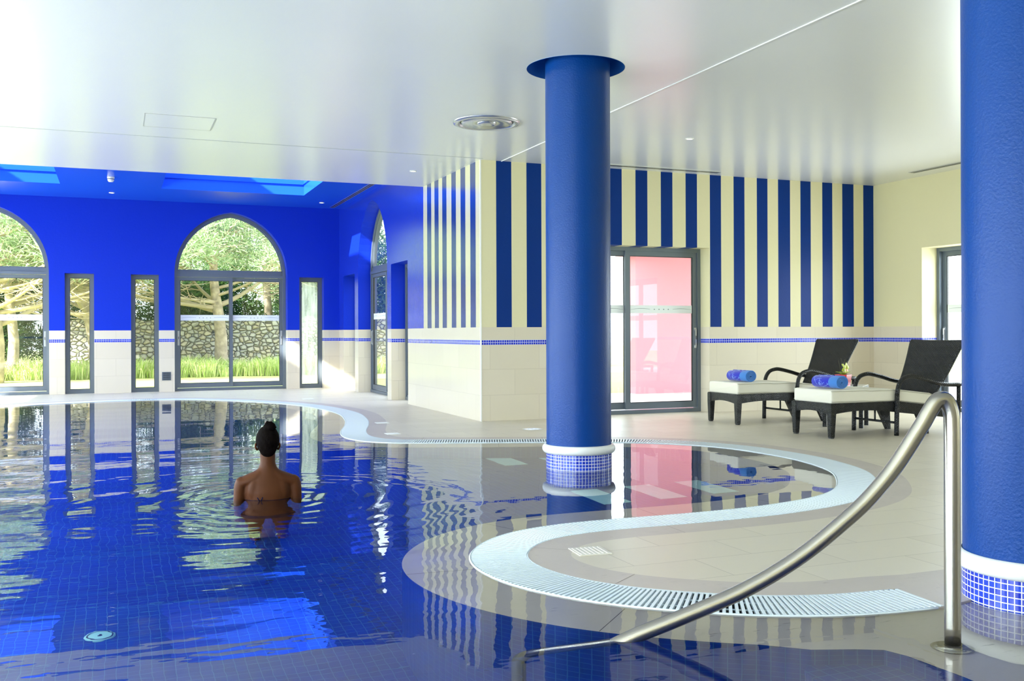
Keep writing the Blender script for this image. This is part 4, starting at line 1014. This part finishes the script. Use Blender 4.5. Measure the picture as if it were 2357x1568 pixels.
# ------------------------------------------------------------ garden
def leaf_mat(name, c1, c2, trans=.35):
    m = bpy.data.materials.new(name); m.use_nodes = True; nt = m.node_tree; nt.nodes.clear(); out = N(nt, 'ShaderNodeOutputMaterial')
    g = N(nt, 'ShaderNodeNewGeometry'); 
    c = mix(nt, g.outputs['Random Per Island'], c1, c2)
    d = N(nt, 'ShaderNodeBsdfDiffuse'); t = N(nt, 'ShaderNodeBsdfTranslucent'); nt.links.new(c, d.inputs[0]); nt.links.new(c, t.inputs[0])
    mx = N(nt, 'ShaderNodeMixShader'); mx.inputs[0].default_value = trans; nt.links.new(d.outputs[0], mx.inputs[1]); nt.links.new(t.outputs[0], mx.inputs[2]); nt.links.new(mx.outputs[0], out.inputs[0]); return m
M_needle = leaf_mat('pine_needles', (.24, .38, .17), (.58, .67, .44))
M_needle2 = leaf_mat('dark_pine_needles', (.03, .09, .03), (.14, .24, .07))
M_hedge = leaf_mat('hedge_leaves', (.02, .07, .03), (.10, .20, .05))
M_grassb = leaf_mat('grass_blades', (.34, .52, .10), (.74, .74, .42))
M_bark = simple('pale_bark', (.42, .34, .25), .9, bump=.02, bscale=9, var=.35, vscale=6)
M_twig = simple('pale_branches', (.48, .39, .28), .9)
M_lawn = simple('sunlit_lawn', (.42, .46, .16), .9, bump=.01, bscale=30, var=.1, vscale=4)
M_pave = simple('pale_paving', (.78, .76, .72), .7, var=.05)
M_pink = simple('pink_render', (.85, .36, .42), .8)
M_pinkd = simple('deep_pink_render', (.66, .20, .24), .8)

def stonewall_mat():
    m, nt, b = nmat('dry_stone'); tc = N(nt, 'ShaderNodeTexCoord')
    mp = N(nt, 'ShaderNodeMapping'); mp.inputs['Scale'].default_value = (6.0, 1, 8.2); nt.links.new(tc.outputs['Object'], mp.inputs[0])
    v1 = N(nt, 'ShaderNodeTexVoronoi'); v1.inputs['Scale'].default_value = 1; v1.inputs['Randomness'].default_value = .85; nt.links.new(mp.outputs[0], v1.inputs['Vector'])
    v2 = N(nt, 'ShaderNodeTexVoronoi'); v2.feature = 'DISTANCE_TO_EDGE'; v2.inputs['Scale'].default_value = 1; v2.inputs['Randomness'].default_value = .85; nt.links.new(mp.outputs[0], v2.inputs['Vector'])
    sp = N(nt, 'ShaderNodeSeparateColor'); nt.links.new(v1.outputs['Color'], sp.inputs[0])
    c = mix(nt, sp.outputs[0], (.62, .57, .48), (.42, .42, .41)); c = mix(nt, mth(nt, 'MULTIPLY', mth(nt, 'GREATER_THAN', sp.outputs[1], .7), .5), c, (.62, .48, .25))
    n1 = noisec(nt, tc.outputs['Object'], 9, 6, .65); c = mix(nt, mth(nt, 'MULTIPLY', n1, .5), c, (.75, .72, .64))
    mr = N(nt, 'ShaderNodeMapRange'); mr.inputs['From Min'].default_value = .01; mr.inputs['From Max'].default_value = .07; nt.links.new(v2.outputs['Distance'], mr.inputs['Value'])
    c = mix(nt, mr.outputs[0], (.06, .055, .045), c); nt.links.new(c, b.inputs['Base Color']); b.inputs['Roughness'].default_value = .9
    mr2 = N(nt, 'ShaderNodeMapRange'); mr2.inputs['From Max'].default_value = .2; nt.links.new(v2.outputs['Distance'], mr2.inputs['Value'])
    bumpn(nt, mth(nt, 'ADD', mr2.outputs[0], mth(nt, 'MULTIPLY', n1, .5)), .07, b); return m
M_dry = stonewall_mat()
mb = MB(); bd = [(XL-.7, YR-.7), (XR+.7, YR-.7), (XR+.7, YF+.34), (XS+.34, YF+.34), (XS+.34, YB+.43), (XL-.7, YB+.43)]
mb.poly([[(-60, -30), (60, -30), (60, 75), (-60, 75)], bd], -.04)
tag(mb.build('lawn', M_lawn), 'sunlit lawn outside the windows', 'lawn', kind='structure')
mb = MB(); mb.box((XL-1.9, YB+.43, -.06), (XS+.33, YB+1.0, -.01)); tag(mb.build('terrace_edge', M_pave), 'pale paving strip outside the back doors', 'paving', kind='structure')
mb = MB(); mb.box((XS+.35, YF+.34, -.06), (16, YF+4.5, -.012)); mb.box((XR+.7, YR, -.06), (16, YF+.34, -.012)); tag(mb.build('terrace', M_pave), 'bright pale terrace outside the right hand doors', 'terrace', kind='structure')
mb = MB(); mb.box((8.70, 15.6, -.05), (13.5, 15.9, 2.50)); mb.box((8.56, 15.4, 2.50), (13.8, 16.1, 2.75), 1); mb.box((8.8, 12.9, 2.75), (13.8, 16.1, 2.95), 1)  # last box is a canopy added to shade the pink wall
tag(mb.build('pink_wall', [M_pink, M_pinkd]), 'pink rendered wall with an added shade canopy, seen through the sliding glass door', 'wall', kind='structure')
mb = MB(); mb.box((XS+.02, YF+.33, ZC+.55), (XS+.34, YB+.4, 6.3)); tag(mb.build('sun_blocking_wall', M_out), 'added wall above the side windows, shading the pink wall', 'wall', kind='structure')  # unseen wall added to keep direct sun off the pink wall
# dry stone wall with an irregular top
mb = MB(); r3 = random.Random(5); xs = [-1.62+.22*i for i in range(80)]; tops = [1.47+r3.uniform(-.05, .05)+.004*i for i in range(80)]
for i in range(79):
    a, b = xs[i], xs[i+1]; z0, z1 = tops[i], tops[i+1]
    v = [(a, 31, -.1), (b, 31, -.1), (b, 31, z1), (a, 31, z0), (a, 31.5, -.1), (b, 31.5, -.1), (b, 31.5, z1), (a, 31.5, z0)]
    mb.add(v, [(0, 1, 2, 3), (7, 6, 5, 4), (3, 2, 6, 7)]+([(4, 0, 3, 7)] if i == 0 else []))
sw = mb.build('stone_wall', M_dry); tag(sw, 'rough dry stone garden wall beyond the lawn', 'garden wall')
# tall grass strip
def blades(name, n, x0, x1, y0, y1, h0, h1, mt, label):
    mb = MB(); r = random.Random(11); cl_ = [(r.uniform(x0, x1), r.uniform(y0, y1), r.uniform(.5, 1)) for _ in range(n//45)]
    for _ in range(n):
        cx_, cyy, ch_ = r.choice(cl_); a = r.uniform(0, 2*PI); rr = abs(r.gauss(0, .16)); x = cx_+rr*math.cos(a)*1.2; y = cyy+rr*math.sin(a)
        h = r.uniform(h0, h1)*ch_; lean = r.uniform(.15, .7)*h; dx, dy = math.cos(a)*lean, math.sin(a)*lean; w = r.uniform(.005, .011)
        px, py = -math.sin(a)*w, math.cos(a)*w
        mb.add([(x-px, y-py, -.03), (x+px, y+py, -.03), (x+dx*.5+px, y+dy*.5+py, h*.7), (x+dx*.5-px, y+dy*.5-py, h*.7), (x+dx*1.3, y+dy*1.3, h*(.95 if r.random() < .6 else .6))], [(0, 1, 2, 3), (3, 2, 4)])
    o = mb.build(name, mt); tag(o, label, 'grass', kind='stuff'); return o
blades('tall_grass', 26000, -5.5, 9.5, 26.9, 29.8, .25, .62, M_grassb, 'band of tall arching green grass in front of the stone wall')

def bez(p0, p1, p2, n=6):
    return [p0*(1-t)**2+p1*2*t*(1-t)+p2*t*t for t in [k/n for k in range(n+1)]]
def tufts(mb, c, R, n, size, r, flat=.75, up=.35):
    """soft needle sprays"""
    c = Vector(c)
    for _ in range(n):
        while True:
            d = Vector((r.uniform(-1, 1), r.uniform(-1, 1), r.uniform(-1, 1)))
            if d.length < 1: break
        p = c+Vector((d.x*R, d.y*R, d.z*R*flat)); ax_ = (d+Vector((r.gauss(0, .5), r.gauss(0, .5), up+r.gauss(0, .4)))).normalized()
        s = ax_.orthogonal().normalized(); s = Matrix.Rotation(r.uniform(0, 2*PI), 3, ax_) @ s
        w = size*.065*r.uniform(.7, 1.4); l = size*r.uniform(.7, 1.2)
        mb.add([p-s*w, p+s*w, p+ax_*l], [(0, 1, 2)])
def pine(name, x, y, trunk_r, fork, height, limbs, r, label, needles=M_needle, nt_=5200, lean=(0, 0), spread=3.2, crown_lo=3.0, group='garden trees', twigs=260, tsize=.22):
    root = empty(name, (x, y, 0)); tag(root, label, 'tree', group)
    mb = MB(); p = []; n = 10
    for k in range(n+1):
        t = k/n; p.append(Vector((lean[0]*t*height+.08*math.sin(t*9), lean[1]*t*height+.06*math.cos(t*7), -.1+t*height)))
    rr = [trunk_r*(1.25 if k == 0 else 1)*(1-.82*k/n) for k in range(n+1)]
    mb.tube(p, rr, 14); mb.build('trunk', M_bark, root)
    mb = MB(); tips = []
    def at(z):
        t = max(0, min(1, (z+.1)/height)); f_ = t*n; i = min(n-1, int(f_)); return p[i].lerp(p[i+1], f_-i)
    for (z0, az, ln, rise, r0) in limbs:
        a = at(z0); d = Vector((math.cos(az), math.sin(az), 0)); b = a+d*ln*.5+Vector((0, 0, rise*.25)); c = a+d*ln+Vector((0, 0, rise))
        path = bez(a, b, c, 7); mb.tube(path, [r0*(1-.8*k/7) for k in range(8)], 7)
        for q in range(7):
            t0 = path[r.randint(2, 7)]; az2 = az+r.gauss(0, .8); l2 = ln*r.uniform(.25, .6); c2 = t0+Vector((math.cos(az2)*l2, math.sin(az2)*l2, l2*r.uniform(-.15, .8)))
            pth = bez(t0, (t0+c2)/2+Vector((0, 0, -.12*l2)), c2, 5); mb.tube(pth, [r0*.34*(1-.75*k/5) for k in range(6)], 5); tips.append(c2)
            for w in range(max(1, twigs//(7*len(limbs)))):
                s0 = pth[r.randint(1, 5)]; az3 = az2+r.gauss(0, 1.1); l3 = r.uniform(.3, .95)
                c3 = s0+Vector((math.cos(az3)*l3, math.sin(az3)*l3, r.uniform(-.45, .55)*l3)); mb.tube(bez(s0, (s0+c3)/2+Vector((0, 0, -.1*l3)), c3, 4), [.011, .009, .007, .005, .003], 4)
                if c3.z > crown_lo: tips.append(c3)
    mb.build('branches', M_twig, root)
    mb = MB(); good = [q for q in tips if q.z > crown_lo-.2] or tips
    top = Vector((lean[0]*height, lean[1]*height, height))
    for k in range(max(10, len(good)//2)): good.append(top+Vector((r.gauss(0, spread*.42), r.gauss(0, spread*.42), r.uniform(-.45, .15)*height*.6)))
    good = [q for q in good if q.z > crown_lo-.2]
    per = max(1, nt_//len(good))
    for q in good: tufts(mb, q, r.uniform(.28, .6), per, tsize, r)
    fo = mb.build('needles', needles, root); return root
r4 = random.Random(21)
lim = [(1.75, 2.6, 3.0, 1.3, .085), (1.85, 3.3, 3.4, .55, .075), (1.9, .5, 2.6, 1.7, .08), (2.0, 2.2, 2.2, 2.0, .06), (2.2, 5.6, 2.2, .9, .05), (2.0, 3.9, 2.4, .2, .06), (2.4, -.2, 2.6, 1.2, .05), (2.7, 2.9, 2.3, 1.1, .045), (3.0, 4.3, 1.8, .9, .045), (3.2, .8, 2.0, 1.3, .045), (3.6, 2.0, 1.8, 1.3, .04), (3.7, 5.2, 1.7, 1.1, .04), (4.2, 3.3, 1.5, 1.0, .035), (4.4, .2, 1.5, 1.1, .035)]
pine('pine_tree', 2.78, 29.5, .205, 1.8, 5.6, lim, r4, 'pine tree with forked pale limbs framed by the central arched door', nt_=34000, lean=(-.03, 0), crown_lo=3.05, twigs=900)
lim2 = [(1.3, .6, 2.8, 1.9, .07), (1.5, 2.4, 2.6, 1.8, .07), (1.7, 5.4, 2.3, 1.0, .06), (1.6, .0, 3.0, .9, .06), (1.9, 3.6, 2.3, 1.1, .055), (2.0, 1.2, 2.6, 1.7, .055), (2.3, -.3, 2.7, 1.3, .05), (2.5, 4.4, 2.0, 1.0, .05), (2.8, .8, 2.3, 1.2, .045), (3.1, 2.2, 2.0, 1.2, .04), (3.4, 5.8, 1.9, 1.0, .04), (2.1, -.7, 2.6, .6, .045)]
pine('pine_tree', -2.68, 25.9, .19, 1.6, 4.9, lim2, r4, 'thick leaning pine at the left edge behind the cut off arched door', nt_=26000, lean=(.02, .0), crown_lo=2.7, twigs=900)
pine('pine_tree', -2.50, 27.9, .15, 1.6, 5.2, [(z+.25, a+1.1, l, q, r_) for z, a, l, q, r_ in lim2], r4, 'slimmer pine just right of the thick left edge trunk', nt_=20000, lean=(.015, .0), crown_lo=2.7, twigs=800)
pine('pine_tree', -.55, 29.2, .16, 1.5, 5.0, [(z+.2, a+2.0, l, q, r_) for z, a, l, q, r_ in lim2], r4, 'pine whose limbs fill the left narrow window above the stone wall', nt_=20000, lean=(-.10, .0), crown_lo=2.9, twigs=800)
lim3 = [(2.4+.5*k, 1.9*k, 1.6, .5, .035) for k in range(9)]
pine('pine_tree', 4.75, 34.0, .17, 2, 7.5, lim3, r4, 'straight pine trunk standing beyond the stone wall in right door pane', needles=M_needle, nt_=20000, crown_lo=3.4, twigs=160)
# far evergreens beyond wall
def evergreen(x, y, w, h, n, mt, label, rr=r4, tsize=.28):
    n *= 2
    root = empty('evergreen_tree', (x, y, 0)); tag(root, label, 'tree', 'evergreens beyond the garden')
    mb = MB(); mb.tube([(0, 0, -.1), (.05, 0, h*.35), (0, 0, h*.7)], [.12, .09, .04], 8); mb.build('trunk', M_bark, root)
    mb = MB()
    for k in range(34):
        a = rr.uniform(0, 2*PI); q = rr.random(); z = .3+q*(h-.5); rad = w*.42*(1-.55*q)*math.sqrt(rr.random())
        tufts(mb, (rad*math.cos(a), rad*math.sin(a), z), .75, n//34, tsize, rr, .8, .1)
    mb.build('foliage', mt, root)
for (x, y, w, h, n, mt, lb) in [(-5.2, 31.5, 3.6, 5.2, 6500, M_hedge, 'dark evergreen behind the left edge trunks'), (-2.9, 32.2, 3.4, 5.0, 6500, M_hedge, 'dark evergreen between left edge pines and end of stone wall'), (-7.8, 31, 3.4, 5.5, 4000, M_hedge, 'dark evergreen outside the left picture edge'), (-.4, 33.5, 3.2, 3.3, 5500, M_hedge, 'dark evergreen beyond the left end of the stone wall'), (1.9, 34.3, 3.0, 3.1, 5500, M_hedge, 'low dark evergreen beyond wall behind the forked pine'), (3.6, 35.2, 3.0, 3.6, 5500, M_needle2, 'green tree beyond the wall left of straight trunk'), (6.2, 34.2, 3.4, 4.0, 6000, M_needle2, 'leafy green tree beyond the wall at right of central door'), (8.6, 34.5, 3.4, 4.8, 5000, M_needle2, 'leafy tree beyond the wall seen in the misted window'), (-3.8, 35.5, 4.5, 6.6, 7000, M_needle, 'tall pale green tree behind left edge pines'), (6.0, 38.0, 4.0, 6.2, 6000, M_needle, 'tall pale green tree far beyond the right door pane'), (9.5, 27.0, 3.2, 4.6, 5000, M_needle, 'light green tree seen edge on through side arched door')]:
    evergreen(x, y, w, h, n, mt, lb)
